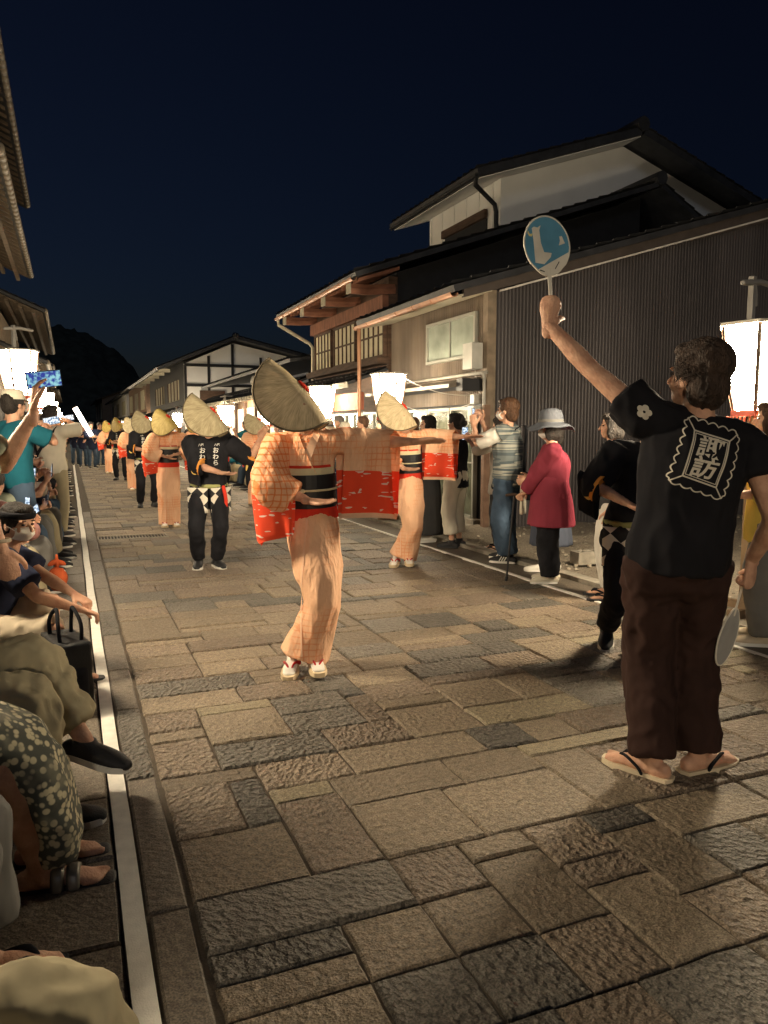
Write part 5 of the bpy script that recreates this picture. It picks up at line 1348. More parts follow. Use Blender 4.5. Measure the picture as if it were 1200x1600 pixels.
# small flower on the raised sleeve
fl = []
for k in range(5):
    a = 2 * pi * k / 5; pts = [(cos(a) * .017 + .0125 * cos(q), sin(a) * .017 + .0125 * sin(q)) for q in np.linspace(0, 2 * pi, 14, endpoint=False)]; fl.append((pts, [tuple(range(14))]))
shl, ell_ = JM['shL'], JM['elL']
decal(tee, fl, PRINT, man, shl * .86 + ell_ * .14 + v3((0, 0, .0)) - fm * .3 + v3((0, 0, .0)), exm, v3((0, 0, 1)), fm, name='sleeve_flower')

# fans
FANB = M('fan_blue', (.10, .28, .42), rough=.6, var=.12, scale=10); FANW = M('fan_white', (.75, .70, .60), rough=.6); FANY = M('fan_yellow', (.70, .60, .25)); FANG = M('fan_grey', (.34, .34, .33), rough=.6, var=.2)
def fan(label, grip, axis_up, right, face_m, prints=True):
    f_ = thing('hand_fan', label, 'fan', grip)
    u, r = unit(v3(axis_up)), v3(right); r = unit(r - u * r.dot(u)); n = np.cross(r, u)
    pt = lambda a, b, o=0: r * a + u * b + n * o
    out = []
    for i in range(40):
        t = 2 * pi * i / 40; a, b = sin(t), -cos(t); rr = 1.0
        out.append((.108 * a * (1 - .10 * (-b if b < 0 else 0)) * (1.0 if b > -.6 else .93), .250 + .122 * b * (1.02 if b > 0 else 1.0)))
    def slab(poly, o0, o1): 
        n_ = len(poly); mb = MB(); mb.add([pt(a, b, o0) for a, b in poly] + [pt(a, b, o1) for a, b in poly], [tuple(range(n_ - 1, -1, -1)), tuple(range(n_, 2 * n_))] + [(i, (i + 1) % n_, (i + 1) % n_ + n_, i + n_) for i in range(n_)]); return mb
    obj('leaf', slab(out, -.0015, .0015), face_m, f_)
    obj('edge', MB().tube([pt(a, b) for a, b in out + out[:1]], .0038, n=6), FANW, f_)
    obj('handle', MB().tube([pt(0, -.05), pt(0, .10), pt(0, .155)], [(.009, .004), (.009, .004), (.013, .004)], n=8, axis=tuple(r)), FANW, f_)
    if prints:
        for sg in (1, -1):
            o0, o1 = sg * .0017, sg * .0028
            low = [(a, b) for a, b in out if b < .19 + a * .42]
            obj('white_ground', slab(low, o0, o1), FANW, f_)
            obj('pale_figure', slab([(-.062, .18), (-.02, .175), (.012, .205), (.018, .222), (-.018, .225), (-.030, .262), (-.034, .315), (-.026, .335), (-.042, .325), (-.058, .328), (-.068, .322), (-.064, .27)], o0, o1), FANW, f_)
            obj('yellow_moon', slab([(-.090, .300), (-.082, .288), (-.070, .288), (-.066, .300), (-.080, .297), (-.088, .312)], o0, o1), FANY, f_)
            obj('small_mark', slab([(.055, .255), (.085, .265), (.078, .280), (.072, .295), (.060, .292), (.062, .275)], o0, o1), FANW, f_)
            obj('slot', slab([(-.045, .148), (-.022, .142), (-.022, .146), (-.043, .152)], o0 + sg * .001, o1 + sg * .001), BLK, f_)
            obj('slot', slab([(.03, .155), (.052, .186), (.049, .188), (.028, .158)], o0 + sg * .001, o1 + sg * .001), BLK, f_)
    return f_
Rm = Matrix.Rotation(rzm, 3, 'Z')
def mw(p): q = Rm @ Vector(p); return (q.x + pm[0], q.y + pm[1], q.z)
gl = JM['wrL'] + v3((.004, .032, .080))
fan('blue and white round fan held up high by the man in black T-shirt', mw(gl), Rm @ Vector((-.10, .05, 1)), Rm @ Vector((.72, .62, .1)), FANB)
gr = JM['wrR'] + v3((-.02, .04, -.085))
fan('grey round fan hanging from the lowered hand of the man in black T-shirt', mw(gr), Rm @ Vector((-.22, -.1, -1)), Rm @ Vector((.35, .9, -.2)), FANG, prints=False)
# ================================================================ spectators
NAVY = cloth('navy_cotton', (.018, .022, .045)); TEAL = cloth('teal_cotton', (.015, .11, .15)); WHITE = cloth('white_cotton', (.70, .67, .60)); OFFW = cloth('offwhite_cotton', (.60, .55, .44))
KHAKI = cloth('khaki_cotton', (.36, .31, .20)); BEIGE = cloth('beige_cotton', (.55, .46, .34)); DENIM = cloth('denim', (.055, .085, .13), var=.35, scale=5); GREYC = cloth('grey_cotton', (.16, .155, .145)); REDBL = cloth('crimson_linen', (.235, .038, .058)); YELLOW = cloth('yellow_cotton', (.62, .47, .10)); GREENG = cloth('sage_cotton', (.30, .32, .24)); CHAR = cloth('charcoal_cotton', (.05, .05, .052)); SLATE = cloth('slate_cotton', (.07, .08, .11)); HATG = cloth('grey_felt', (.115, .122, .14), scale=14)
def stripe_mat(name, cs, pitch=.05):
    m, nt, N, L, b = newmat(name)
    tc = N.new('ShaderNodeTexCoord'); mp = N.new('ShaderNodeMapping'); mp.inputs['Scale'].default_value = (.3, .3, 1 / pitch / 3); L.new(tc.outputs['Object'], mp.inputs['Vector'])
    nz = N.new('ShaderNodeTexNoise'); nz.inputs['Scale'].default_value = 3; nz.inputs['Detail'].default_value = 1; L.new(mp.outputs[0], nz.inputs['Vector'])
    rp = N.new('ShaderNodeValToRGB'); rp.color_ramp.interpolation = 'CONSTANT'; e = rp.color_ramp.elements
    e[0].color = (*cs[0], 1); e[1].position = .42; e[1].color = (*cs[1], 1)
    for p, c_ in ((.50, cs[2]), (.57, cs[0])): q = e.new(p); q.color = (*c_, 1)
    L.new(nz.outputs['Fac'], rp.inputs[0]); L.new(rp.outputs[0], b.inputs['Base Color']); b.inputs['Roughness'].default_value = .9; return m
VEST = stripe_mat('striped_knit', ((.13, .15, .15), (.30, .30, .26), (.07, .09, .10)))
def floral():
    m, nt, N, L, b = newmat('floral_cotton')
    tc = N.new('ShaderNodeTexCoord'); v = N.new('ShaderNodeTexVoronoi'); v.inputs['Scale'].default_value = 42; v.inputs['Randomness'].default_value = 1; L.new(tc.outputs['Object'], v.inputs['Vector'])
    rp = N.new('ShaderNodeValToRGB'); e = rp.color_ramp.elements; e[0].position = .36; e[0].color = (.56, .50, .33, 1); e[1].position = .52; e[1].color = (.075, .080, .065, 1)
    L.new(v.outputs['Distance'], rp.inputs[0])
    n = N.new('ShaderNodeTexNoise'); n.inputs['Scale'].default_value = 12; L.new(tc.outputs['Object'], n.inputs['Vector'])
    mx = N.new('ShaderNodeMix'); mx.data_type = 'RGBA'; mx.inputs[7].default_value = (.20, .19, .14, 1); L.new(rp.outputs[0], mx.inputs[6])
    mr = N.new('ShaderNodeMapRange'); mr.inputs[1].default_value = .52; mr.inputs[2].default_value = .75; L.new(n.outputs['Fac'], mr.inputs[0]); L.new(mr.outputs[0], mx.inputs[0])
    L.new(mx.outputs[2], b.inputs['Base Color']); b.inputs['Roughness'].default_value = .9; return m
FLORAL = floral()
def screen_mat(name, c1, c2, s=1.3):
    m, nt, N, L, b = newmat(name)
    tc = N.new('ShaderNodeTexCoord'); n = N.new('ShaderNodeTexNoise'); n.inputs['Scale'].default_value = 60; n.inputs['Detail'].default_value = 2; L.new(tc.outputs['Object'], n.inputs['Vector'])
    rp = N.new('ShaderNodeValToRGB'); e = rp.color_ramp.elements; e[0].position = .42; e[0].color = (*c1, 1); e[1].position = .62; e[1].color = (*c2, 1)
    L.new(n.outputs['Fac'], rp.inputs[0]); L.new(rp.outputs[0], b.inputs['Emission Color']); b.inputs['Emission Strength'].default_value = s; b.inputs['Base Color'].default_value = (.02, .02, .02, 1); b.inputs['Roughness'].default_value = .15; return m
SCR = screen_mat('phone_screen', (.05, .12, .22), (.75, .85, .95)); SCRB = screen_mat('phone_screen_blue', (.03, .05, .30), (.30, .62, .68), .8)
PCASE = M('phone_case', (.02, .02, .025), rough=.3)
def phone(label, loc, nrm, up=(0, 0, 1), scr=None, size=(.075, .152), screen=True, group=None):
    """nrm: where the screen looks"""
    t = thing('phone', label, 'phone', loc, 0, group); n = unit(v3(nrm)); u = v3(up); u = unit(u - n * u.dot(n)); r = np.cross(u, n); w_, h_ = size
    def slab(a, b, o0, o1):
        c_ = [(-a, -b), (a, -b), (a, b), (-a, b)]; V = [r * x + u * y_ + n * o0 for x, y_ in c_] + [r * x + u * y_ + n * o1 for x, y_ in c_]
        return MB().add(V, [(3, 2, 1, 0), (4, 5, 6, 7), (0, 1, 5, 4), (1, 2, 6, 5), (2, 3, 7, 6), (3, 0, 4, 7)])
    obj('case', fixn(slab(w_ / 2, h_ / 2, -.004, .004).mesh('case')), PCASE, t)
    obj('screen', fixn(slab(w_ / 2 - .004, h_ / 2 - .005, .0041, .0049).mesh('screen')), scr or SCR, t)
    obj('camera_bump', slab(.014, .014, -.006, -.004) if True else None, PCASE, t).location = tuple(u * (h_ / 2 - .022) + r * (w_ / 2 - .02))
    return t
def loc2w(root, p):
    a = root.rotation_euler[2]; return (root.location[0] + p[0] * cos(a) - p[1] * sin(a), root.location[1] + p[0] * sin(a) + p[1] * cos(a), root.location[2] + p[2])
def dirw(root, p):
    a = root.rotation_euler[2]; return (p[0] * cos(a) - p[1] * sin(a), p[0] * sin(a) + p[1] * cos(a), p[2])

def person(label, pos, rz, J, top=None, bottom=None, hairs=('short', None), shoe=None, vx=.016, face=True, mask=False, hands=None, fat=1.0, group=None, z=0.0, tkw=None, bkw=None):
    root = thing('person', label, 'person', (*pos, z), rz, group)
    body(J, root, vx=vx + .003, hvx=.0065 if vx < .02 else .011, face=face, hands=hands, fat=fat)
    if top: shirt(J, root, top, vx=vx, fat=fat, **(tkw or {}))
    if bottom: trousers(J, root, bottom, vx=vx, fat=fat, **(bkw or {}))
    if hairs: hair(J, root, hairs[0], hairs[1], vx=.009 if vx < .02 else .016)
    if mask: face_mask(J, root)
    if shoe: shoes(J, root, *shoe)
    return root
POINT = lambda p, q: face_rz(p, q)

# ---- man in the striped vest, filming
pv = (4.27, 7.02); rv = POINT(pv, (1.6, 10.2))
JV = pose(1.70, hand={'R': (.10, .33, 1.50), 'L': (-.06, .36, 1.45)}, elbow={'R': (.6, .3, -1), 'L': (-.6, .3, -1)}, yaw=0, pitch=-.02, foot={'R': (.13, .05, 0, -.2), 'L': (-.08, -.05, 0, .1)})
vm_ = person('man in striped knit vest and wide jeans filming with a phone before the ribbed wall', pv, rv, JV, WHITE, DENIM, ('thick', HAIRB), (BLKSHOE, RUB, 'sneaker', True), vx=.012, mask=True, hands={'R': dict(d=(-.15, .35, 1), n=(-1, .1, 0), curl=.5), 'L': dict(d=(.15, .2, 1), n=(1, .1, 0), curl=.5)}, tkw=dict(sleeve=.95, ease=.02), bkw=dict(flare=1.55, ease=.022, amp=.012, length=.97))
shirt(JV, vm_, VEST, sleeve=.12, ease=.034, hem=.09, vx=.012, name='knit_vest', amp=.008)
phone('phone held upright by the man in the striped vest', loc2w(vm_, (.02, .40, 1.56)), dirw(vm_, (0, -1, .05)))
bg_ = thing('shoulder_bag', 'black shoulder bag slung at the hip of the man in the vest', 'bag', loc2w(vm_, (.22, -.16, .80)), rv)
obj('pouch', fuse(MB().box((0, 0, 0), (.10, .26, .30)), .02, 3), BLKC, bg_)
obj('strap', MB().tube([(0, .05, .14), (-.06, .02, .42), (-.13, .0, .64), (-.24, .08, .60), (-.36, .2, .42)], (.018, .004), n=6, k=4, axis=(0, 1, 0)), BLKC, bg_, smooth=True)

# ---- woman in red with the sun hat and cane
pr = (4.10, 5.92); rr_ = POINT(pr, (1.5, 7.4))
JR = pose(1.50, up=(0, .06, 1), hand={'R': (.03, .28, .80), 'L': (-.03, .30, .79)}, elbow={'R': (1, -.2, -.3), 'L': (-1, -.2, -.3)}, foot={'R': (.09, .0, 0, -.15), 'L': (-.09, .03, 0, .15)}, yaw=0, pitch=.05)
lr = person('elderly woman in crimson blouse, black trousers and grey sun hat resting on a cane', pr, rr_, JR, REDBL, BLKC, ('bob', HAIR), (OFFW, RUB, 'sneaker'), vx=.012, mask=True, hands={'R': dict(d=(-.7, .5, -.3), n=(-.3, 0, -1), curl=.9), 'L': dict(d=(.7, .5, -.3), n=(.3, 0, -1), curl=.9)}, fat=1.12, tkw=dict(sleeve=1.85, ease=.028, hem=.02, amp=.012, sl_r=1.15, name='blouse'), bkw=dict(flare=1.35, amp=.01))
loft_skirt(lr, REDBL, [(0, .03, .98, .175, .15), (0, .03, .82, .198, .18), (0, .02, .66, .215, .20), (0, .02, .53, .235, .215)], pleat=.035, npl=16, name='blouse_peplum', fold=.006)
hc = JR['head'] + v3((0, -.01, .055))
ht = MB()
prof = [(.0, .125), (.05, .122), (.085, .105), (.098, .06), (.104, .0), (.13, -.018), (.165, -.032), (.195, -.055)]
for i in range(len(prof)): pass
def lathe(prof, n=32, c=(0, 0, 0), wv=0.0):
    mb = MB(); V = []
    for r, z_ in prof:
        for j in range(n):
            a = 2 * pi * j / n; q = wv * (r / .2) ** 2 * (sin(a * 2 + .6) + .5 * sin(a * 5)); V.append((c[0] + r * cos(a), c[1] + r * 1.08 * sin(a), c[2] + z_ + q))
    mb.add(V, [(i * n + j, i * n + (j + 1) % n, (i + 1) * n + (j + 1) % n, (i + 1) * n + j) for i in range(len(prof) - 1) for j in range(n)]); return mb
sh_ = obj('sun_hat', lathe(prof, c=tuple(hc), wv=.02), HATG, lr, smooth=True); md = sh_.modifiers.new('t', 'SOLIDIFY'); md.thickness = .005
obj('hat_band', lathe([(.100, .035), (.107, .03), (.109, .005), (.105, .0)], c=tuple(hc)), GREYC, sh_, smooth=True)
cn = thing('walking_cane', 'thin dark cane planted before the woman in crimson', 'cane', loc2w(lr, (.0, .36, 0)), rr_)
obj('shaft', MB().tube([(0, .06, .0), (0, .0, .79)], .0095, n=8), BLK, cn); obj('grip', MB().tube([(0, .07, .80), (0, .0, .81), (0, -.05, .79)], .013, n=8, k=3), DWD, cn, smooth=True); obj('ferrule', MB().tube([(0, .062, -.0), (0, .058, .03)], .014, n=8), BLKSHOE, cn)
# ---- woman in navy dress behind her
pn = (4.42, 6.38); rn = POINT(pn, (1.6, 8.6))
JN = pose(1.44, hand={'R': (.12, .26, .92), 'L': (-.10, .26, .90)}, foot={'R': (.09, .0, 0, -.1), 'L': (-.08, .1, 0, .1)})
ln = person('woman in navy dress and pale shoes half hidden behind the woman in crimson', pn, rn, JN, SLATE, None, ('bob', HAIR), (WHITE, RUB, 'sneaker'), vx=.014, mask=True, tkw=dict(sleeve=1.4))
loft_skirt(ln, SLATE, [(0, 0, .82, .14, .12), (0, .01, .70, .17, .15), (0, .02, .45, .21, .19), (0, .02, .27, .235, .21)], pleat=.03, npl=12)
tb = thing('tote_bag', 'limp cream cloth bag hanging from the arm of the woman in navy', 'bag', loc2w(ln, (-.12, .30, .86)), rn)
obj('sack', fixn(MB().grid(lambda u, v: ((u - .5) * .16 * (.6 + .5 * v), .02 * sin(u * 7), -.28 * v), 8, 8, thick=.02).mesh('sack', (), True)), OFFW, tb)

# ---- women before the shop doors
pb_ = (4.26, 8.16); rb_ = POINT(pb_, (2.6, 10.5))
JB2 = pose(1.58, hand={'R': (.06, .33, 1.36), 'L': (-.10, .33, 1.33)}, elbow={'R': (1, -.2, -.6), 'L': (-1, -.2, -.6)}, yaw=-.1)
lb = person('woman in black top and white trousers with tied hair before the shop doors', pb_, rb_, JB2, BLKC, OFFW, ('bun', HAIR), (BLKSHOE, BLKSHOE, 'tabi'), vx=.014, tkw=dict(sleeve=.9, hem=.12, flare=1.1), bkw=dict(ease=.022, length=.88, flare=1.2))
pk = (4.16, 8.72); rk = POINT(pk, (1.8, 9.2))
JK = pose(1.56, hand={'R': (.10, .34, 1.40), 'L': (-.06, .36, 1.37)}, elbow={'R': (1, -.1, -.8), 'L': (-1, -.1, -.8)})
lk = person('woman in long charcoal skirt holding up a lit phone before the shop doors', pk, rk, JK, CHAR, None, ('bob', HAIR), (WHITE, RUB, 'sneaker'), vx=.016, tkw=dict(sleeve=1.5))
loft_skirt(lk, CHAR, [(0, 0, .90, .14, .12), (0, .01, .75, .175, .155), (0, .02, .4, .205, .19), (0, .02, .10, .225, .21)], pleat=.03, npl=14)
phone('bright phone held up by the woman in the long charcoal skirt', loc2w(lk, (.02, .40, 1.44)), (-.15, -1, .0))
pw = (4.62, 7.75); rw = POINT(pw, (2.2, 9.5))
JW = pose(1.52, hand={'R': (.10, .36, 1.30), 'L': (-.06, .36, 1.28)}, elbow={'R': (1, -.1, -.8), 'L': (-1, -.1, -.8)})
lw_ = person('person in loose white shirt and dark shorts behind the man in the vest', pw, rw, JW, WHITE, CHAR, ('short', HAIR), (BLKSHOE, None, 'sandal'), vx=.016, tkw=dict(sleeve=1.2, hem=.16, flare=1.2))
phone('phone raised by the person in the loose white shirt', loc2w(lw_, (.02, .42, 1.36)), (-.3, -1, 0))

# ---- onlookers beside the near lantern
py_ = (4.20, 3.66); ry_ = POINT(py_, (2.4, 5.6))
JY = pose(1.56, hand={'R': (.14, .22, .95), 'L': (-.14, .24, .98)})
ly = person('person in yellow shirt and grey trousers beside the large lantern', py_, ry_, JY, YELLOW, GREYC, ('bob', HAIRB), (BEIGE, RUB, 'sneaker'), vx=.014, tkw=dict(sleeve=1.3, ease=.035, hem=.16), bkw=dict(flare=1.4))
pl_ = (4.14, 5.16); rl_ = POINT(pl_, (1.8, 6.5))
JL = pose(1.52)
person('person in dark top and white trousers behind the stepping dancer', pl_, rl_, JL, CHAR, WHITE, ('bob', HAIR), (BLKC, BLKSHOE, 'sandal'), vx=.016)
# hollow concrete block on the lot
cb_ = Off('concrete_block', 'hollow concrete block lying on the gravel lot by the kerb', 'block', (4.95, 6.45, .04))
cb_.part('shell', MB().bx(4.75, 5.15, 6.40, 6.44, .03, .16).bx(4.75, 5.15, 6.51, 6.55, .03, .16), CONC)
for x in (4.75, 4.865, 4.995, 5.11): cb_.part('web', MB().bx(x, x + .04, 6.442, 6.508, .03, .16), CONC)

# ================================================================ spectators along the left line (facing +X)
SEAT = M('bench_wood', (.22, .15, .09), rough=.7, var=.3, stretch=(6, 1, 1), scale=5)
bench = thing('low_bench', 'low wooden bench under the seated spectators along the white line', 'bench', (-.72, 4.0, 0))
for i in range(3): obj('plank', MB().bx(-.17 + i * .12, -.06 + i * .12, -3.3, 3.4, .24, .27), SEAT, bench)
for y_ in (-3, -1.5, 0, 1.5, 3): obj('leg', MB().bx(-.15, .15, y_ - .03, y_ + .03, 0, .238), SEAT, bench)
EAST = -pi / 2
# crossed legs in khaki with black trainers
J1 = pose(1.66, pel=(0, 0), pz=.40, up=(0, -.12, 1), foot={'L': (-.02, .50, .10, -.62, .15), 'R': (.36, .45, .0, -.1)}, knee={'L': (-.1, .5, 1), 'R': (.2, .2, 1)}, hand={'L': (-.15, .02, .62), 'R': (.25, .02, .62)})
J1['knL'] = v3((-.13, .37, .50)); J1['anL'] = v3((.02, .56, .20)); J1['knR'] = v3((.10, .36, .42)); J1['anR'] = v3((.28, .42, .08))
person('seated spectator in khaki trousers with crossed legs and black trainers', (-.55, 3.12), EAST, J1, GREENG, KHAKI, ('short', HAIR), (BLKSHOE, RUB, 'sneaker'), vx=.012, tkw=dict(sleeve=.8), bkw=dict(ease=.020, flare=1.25, amp=.020, length=.90))
# floral skirt
J2 = pose(1.56, pel=(0, 0), pz=.38, up=(0, -.1, 1), foot={'L': (-.10, .45, 0, .0), 'R': (.06, .46, .0, -.1)}, knee={'L': (-.1, .5, 1), 'R': (.1, .5, 1)}, hand={'L': (-.12, .06, .56), 'R': (.12, .06, .56)})
fl_ = person('seated spectator in dark floral skirt and grey strapped sandals', (-.60, 2.52), EAST, J2, CHAR, None, ('bob', HAIR), None, vx=.012, tkw=dict(sleeve=1.3))
sk = MB()
sk.tube([(0, -.06, .40), (.0, .18, .44), (-.02, .36, .46), (-.02, .46, .36), (-.03, .50, .20), (-.05, .50, .10)], [(.20, .13), (.20, .12), (.17, .10), (.155, .085), (.15, .08), (.16, .085)], n=28, k=6, cap='flat')
me = fuse(sk, .012, 3); wrinkle(me, .012, (10, 6, 8), 2); obj('skirt', me, FLORAL, fl_)
for k in 'RL':
    an = J2['an' + k]; d, r, u = foot_dirs(J2, k); b = an - u * .048 * J2['H']
    q = MB(); foot_prims(q, J2, k, toes=True); obj('foot', fuse(q, .006, 1), SKIN, fl_)
    sd_ = obj('sandal', fixn(MB().tube([b - d * .08 + u * .0, b + d * .05 - u * 0, b + d * .2 - u * 0], [(.036, .010), (.043, .010), (.045, .010)], n=12, axis=tuple(r), k=2).mesh('sandal', (), True)), BLKSHOE, fl_)
    for q_, rr2 in ((.055, .040), (.10, .036)):
        obj('strap', MB().tube([b + d * q_ + r * x * .048 + u * (.012 + .050 * sqrt(max(0, 1 - x * x)) * (1.2 - q_ * 3)) for x in np.linspace(-1, 1, 11)], (.020, .004), n=6, axis=tuple(d)), M('silver_leather', (.20, .18, .15), rough=.35, metal=.3), sd_, smooth=True)
# grey robe and toes, nearest knee
J3 = pose(1.60, pel=(0, 0), pz=.38, up=(0, -.1, 1), foot={'L': (-.04, .42, 0, -.1), 'R': (.10, .36, .0, -.1)}, knee={'L': (0, .5, 1), 'R': (.1, .5, 1)}, hand={'L': (-.12, .02, .6), 'R': (.12, .02, .6)})
g3 = person('seated spectator in loose grey trousers with bare toes in dark sandals', (-.68, 2.04), EAST, J3, GREYC, GREYC, ('short', HAIR), (BLKC, BLKSHOE, 'sandal'), vx=.013, tkw=dict(sleeve=.8), bkw=dict(ease=.03, flare=1.4, length=.9))
for k in 'RL':
    q = MB(); foot_prims(q, J3, k, toes=True); obj('foot', fuse(q, .006, 1), SKIN, g3)
J4 = pose(1.70, pel=(0, 0), pz=.45, up=(0, -.15, 1), foot={'L': (-.18, .42, 0, .1), 'R': (.18, .30, .0, -.1)}, knee={'L': (0, .5, 1), 'R': (.1, .5, 1)}, hand={'L': (-.12, .12, .66), 'R': (.16, .12, .66)})
J4['knL'] = v3((.0, .46, .435))
person('seated spectator in plain khaki trousers, bent knee rounded, beside the one in loose grey', (-.50, 1.25), EAST, J4, CHAR, KHAKI, ('short', HAIR), (BLKSHOE, RUB, 'sneaker'), vx=.012, face=False, tkw=dict(sleeve=.6), bkw=dict(ease=.024, flare=1.2, amp=.012))
# masked spectator in navy hugging the knees
J5 = pose(1.60, pel=(0, 0), pz=.26, up=(0, .42, 1), foot={'L': (-.12, .36, 0, .0), 'R': (.20, .40, .0, -.1)}, knee={'L': (-.3, .4, 1), 'R': (.4, .4, 1)}, hand={'L': (.16, .56, .44), 'R': (.26, .55, .40)}, elbow={'L': (-1, .2, -.6), 'R': (1, .0, -.6)}, yaw=-.75, pitch=.12)
J5['knL'] = v3((-.02, .40, .40)); J5['knR'] = v3((.38, .42, .32)); J5['anR'] = v3((.30, .46, .08))
n5 = person('masked spectator in navy shirt and beige shorts leaning forward over the knees', (-.535, 4.82), EAST, J5, NAVY, BEIGE, ('short', HAIR), (BLKC, BLKSHOE, 'sandal'), vx=.012, mask=True, hands={'L': dict(curl=.5, n=(0, 0, -1)), 'R': dict(curl=.5, n=(0, 0, -1))}, tkw=dict(sleeve=.72, ease=.03), bkw=dict(length=.56, ease=.03, amp=.01))
obj('headband', MB().tube([J5['head'] + J5['hu'] * .055 + J5['hr'] * .092 * cos(a) + J5['hf'] * (.10 * sin(a) - .012) for a in np.linspace(0, 2 * pi, 30)], (.018, .006), n=6, axis=tuple(J5['hu'])), BLKC, n5, smooth=True)
# black bag
bb = thing('handbag', 'black soft handbag with two loop handles standing on the white line', 'bag', (-.06, 4.20, 0), .25)
me = fuse(MB().box((0, 0, .17), (.17, .36, .34)), .02, 6); wrinkle(me, .006, (12, 12, 9), 3); obj('bag_body', me, M('black_nylon', (.012, .012, .013), rough=.5, bump=.3, bscale=90), bb)
for g in (-1, 1): obj('handle', MB().tube([(g * .05, -.10, .31), (g * .055, -.09, .42), (g * .04, 0, .49), (g * .055, .09, .42), (g * .05, .10, .31)], .010, n=8, k=5), BLKC, bb, smooth=True)
obj('side_pocket', fuse(MB().box((.0, -.18, .13), (.12, .05, .18)), .016, 3), BLKC, bb); obj('zip', MB().bx(.082, .09, -.10, .10, .20, .208), BLK, bb)
# left man reaching up with a phone
pL = (-.47, 3.60)
JX = pose(1.80, up=(.0, .05, 1), hand={'R': (.16, .16, .90), 'L': (-.07, .355, 1.47)}, elbow={'L': (-.3, -.2, -1), 'R': (.2, -1, 0)}, yaw=.8)
mx_ = person('standing man in sage shirt at the line raising a phone, other arm hanging', pL, EAST + .25, JX, GREENG, DENIM, ('short', HAIR), (BLKSHOE, RUB, 'sneaker'), vx=.014, hands={'L': dict(d=(-.1, .1, 1), n=(.2, 1, .1), curl=.35), 'R': dict(curl=.6)}, tkw=dict(sleeve=.85, ease=.03), bkw=dict(ease=.02))
phone('phone with blue screen held sideways above the crowd by the man in sage', (-.095, 3.78, 1.625), (.25, -.95, -.1), up=(1, .3, .15), scr=SCRB)
obj('wristband', MB().tube([JX['wrR'] + v3((.034 * cos(a), .034 * sin(a), .05)) for a in np.linspace(0, 2 * pi, 18)], (.008, .004), n=6, axis=(0, 0, 1)), BEIGE, mx_)
# teal shirt and cap
pT = (-.48, 8.0)
JT = pose(1.74, hand={'R': (.02, .30, 1.42), 'L': (-.08, .30, 1.40)}, elbow={'R': (1, -.2, -.6), 'L': (-1, -.2, -.6)}, yaw=.2)
mt = person('standing man in teal T-shirt and pale cap filming over the seated crowd', pT, EAST + .5, JT, TEAL, DENIM, ('short', HAIR), (BLKSHOE, RUB, 'sneaker'), vx=.016, tkw=dict(sleeve=.8, ease=.03))
cp = lathe([(.0, .10), (.05, .095), (.085, .07), (.098, .02), (.099, -.005)], c=tuple(JT['head'] + v3((0, -.01, .05)))); obj('cap', cp, OFFW, mt, smooth=True)
obj('cap_peak', fixn(MB().grid(lambda u, v: tuple(JT['head'] + v3(((u - .5) * .17, .07 + .085 * v * sqrt(max(0, 1 - (2 * u - 1) ** 2 * .8)), .05 - .02 * v)), ), 8, 4, thick=.005).mesh('cap_peak', (), True)), OFFW, mt)
phone('phone held by the man in the teal T-shirt', loc2w(mt, (.0, .37, 1.49)), (-.1, -1, 0), up=(1, 0, .2))
# white shirt with black strap
pW = (-.22, 10.9)
JQ = pose(1.70, hand={'R': (.04, .28, 1.52), 'L': (-.06, .28, 1.5)}, elbow={'R': (1, .2, -.4), 'L': (-1, .2, -.4)})
mq = person('standing person in off-white T-shirt with a black strap across the back', pW, EAST + .9, JQ, OFFW, KHAKI, ('short', HAIR), (BLKSHOE, RUB, 'sneaker'), vx=.018, tkw=dict(sleeve=.8, ease=.035))
obj('strap', MB().tube([JQ['shR'] + v3((-.05, -.04, .05)), JQ['chest'] + v3((.05, -.165, 0)), JQ['waist'] + v3((-.12, -.14, .0)), JQ['waist'] + v3((-.18, .0, .0))], (.02, .006), n=6, k=4, axis=(0, 0, 1)), BLKC, mq, smooth=True)
phone('phone held at eye level by the person in the off-white T-shirt', loc2w(mq, (0, .34, 1.56)), (-.1, -1, 0), up=(1, 0, .2))
# orange wrapped parcel
ORG = cloth('orange_wrap', (.46, .09, .03))
op = thing('wrapped_parcel', 'orange cloth bundle tied with a bow by the white line', 'bundle', (-.14, 6.9, .06), .3); op.scale = (.62, .62, .6)
me = fuse(MB().ell((0, 0, .17), (.13, .15, .17)), .02, 3); wrinkle(me, .010, (14, 14, 10), 2); obj('bundle', me, ORG, op)
obj('bow', fuse(MB().ell((-.06, 0, .40), (.07, .03, .035), (1, 0, .6), (0, 1, 0), (-.6, 0, 1)).ell((.06, 0, .39), (.07, .03, .035), (1, 0, -.6), (0, 1, 0), (.6, 0, 1)).tube([(0, 0, .30), (0, 0, .50)], [.03, .02], n=8), .012, 2), ORG, op)

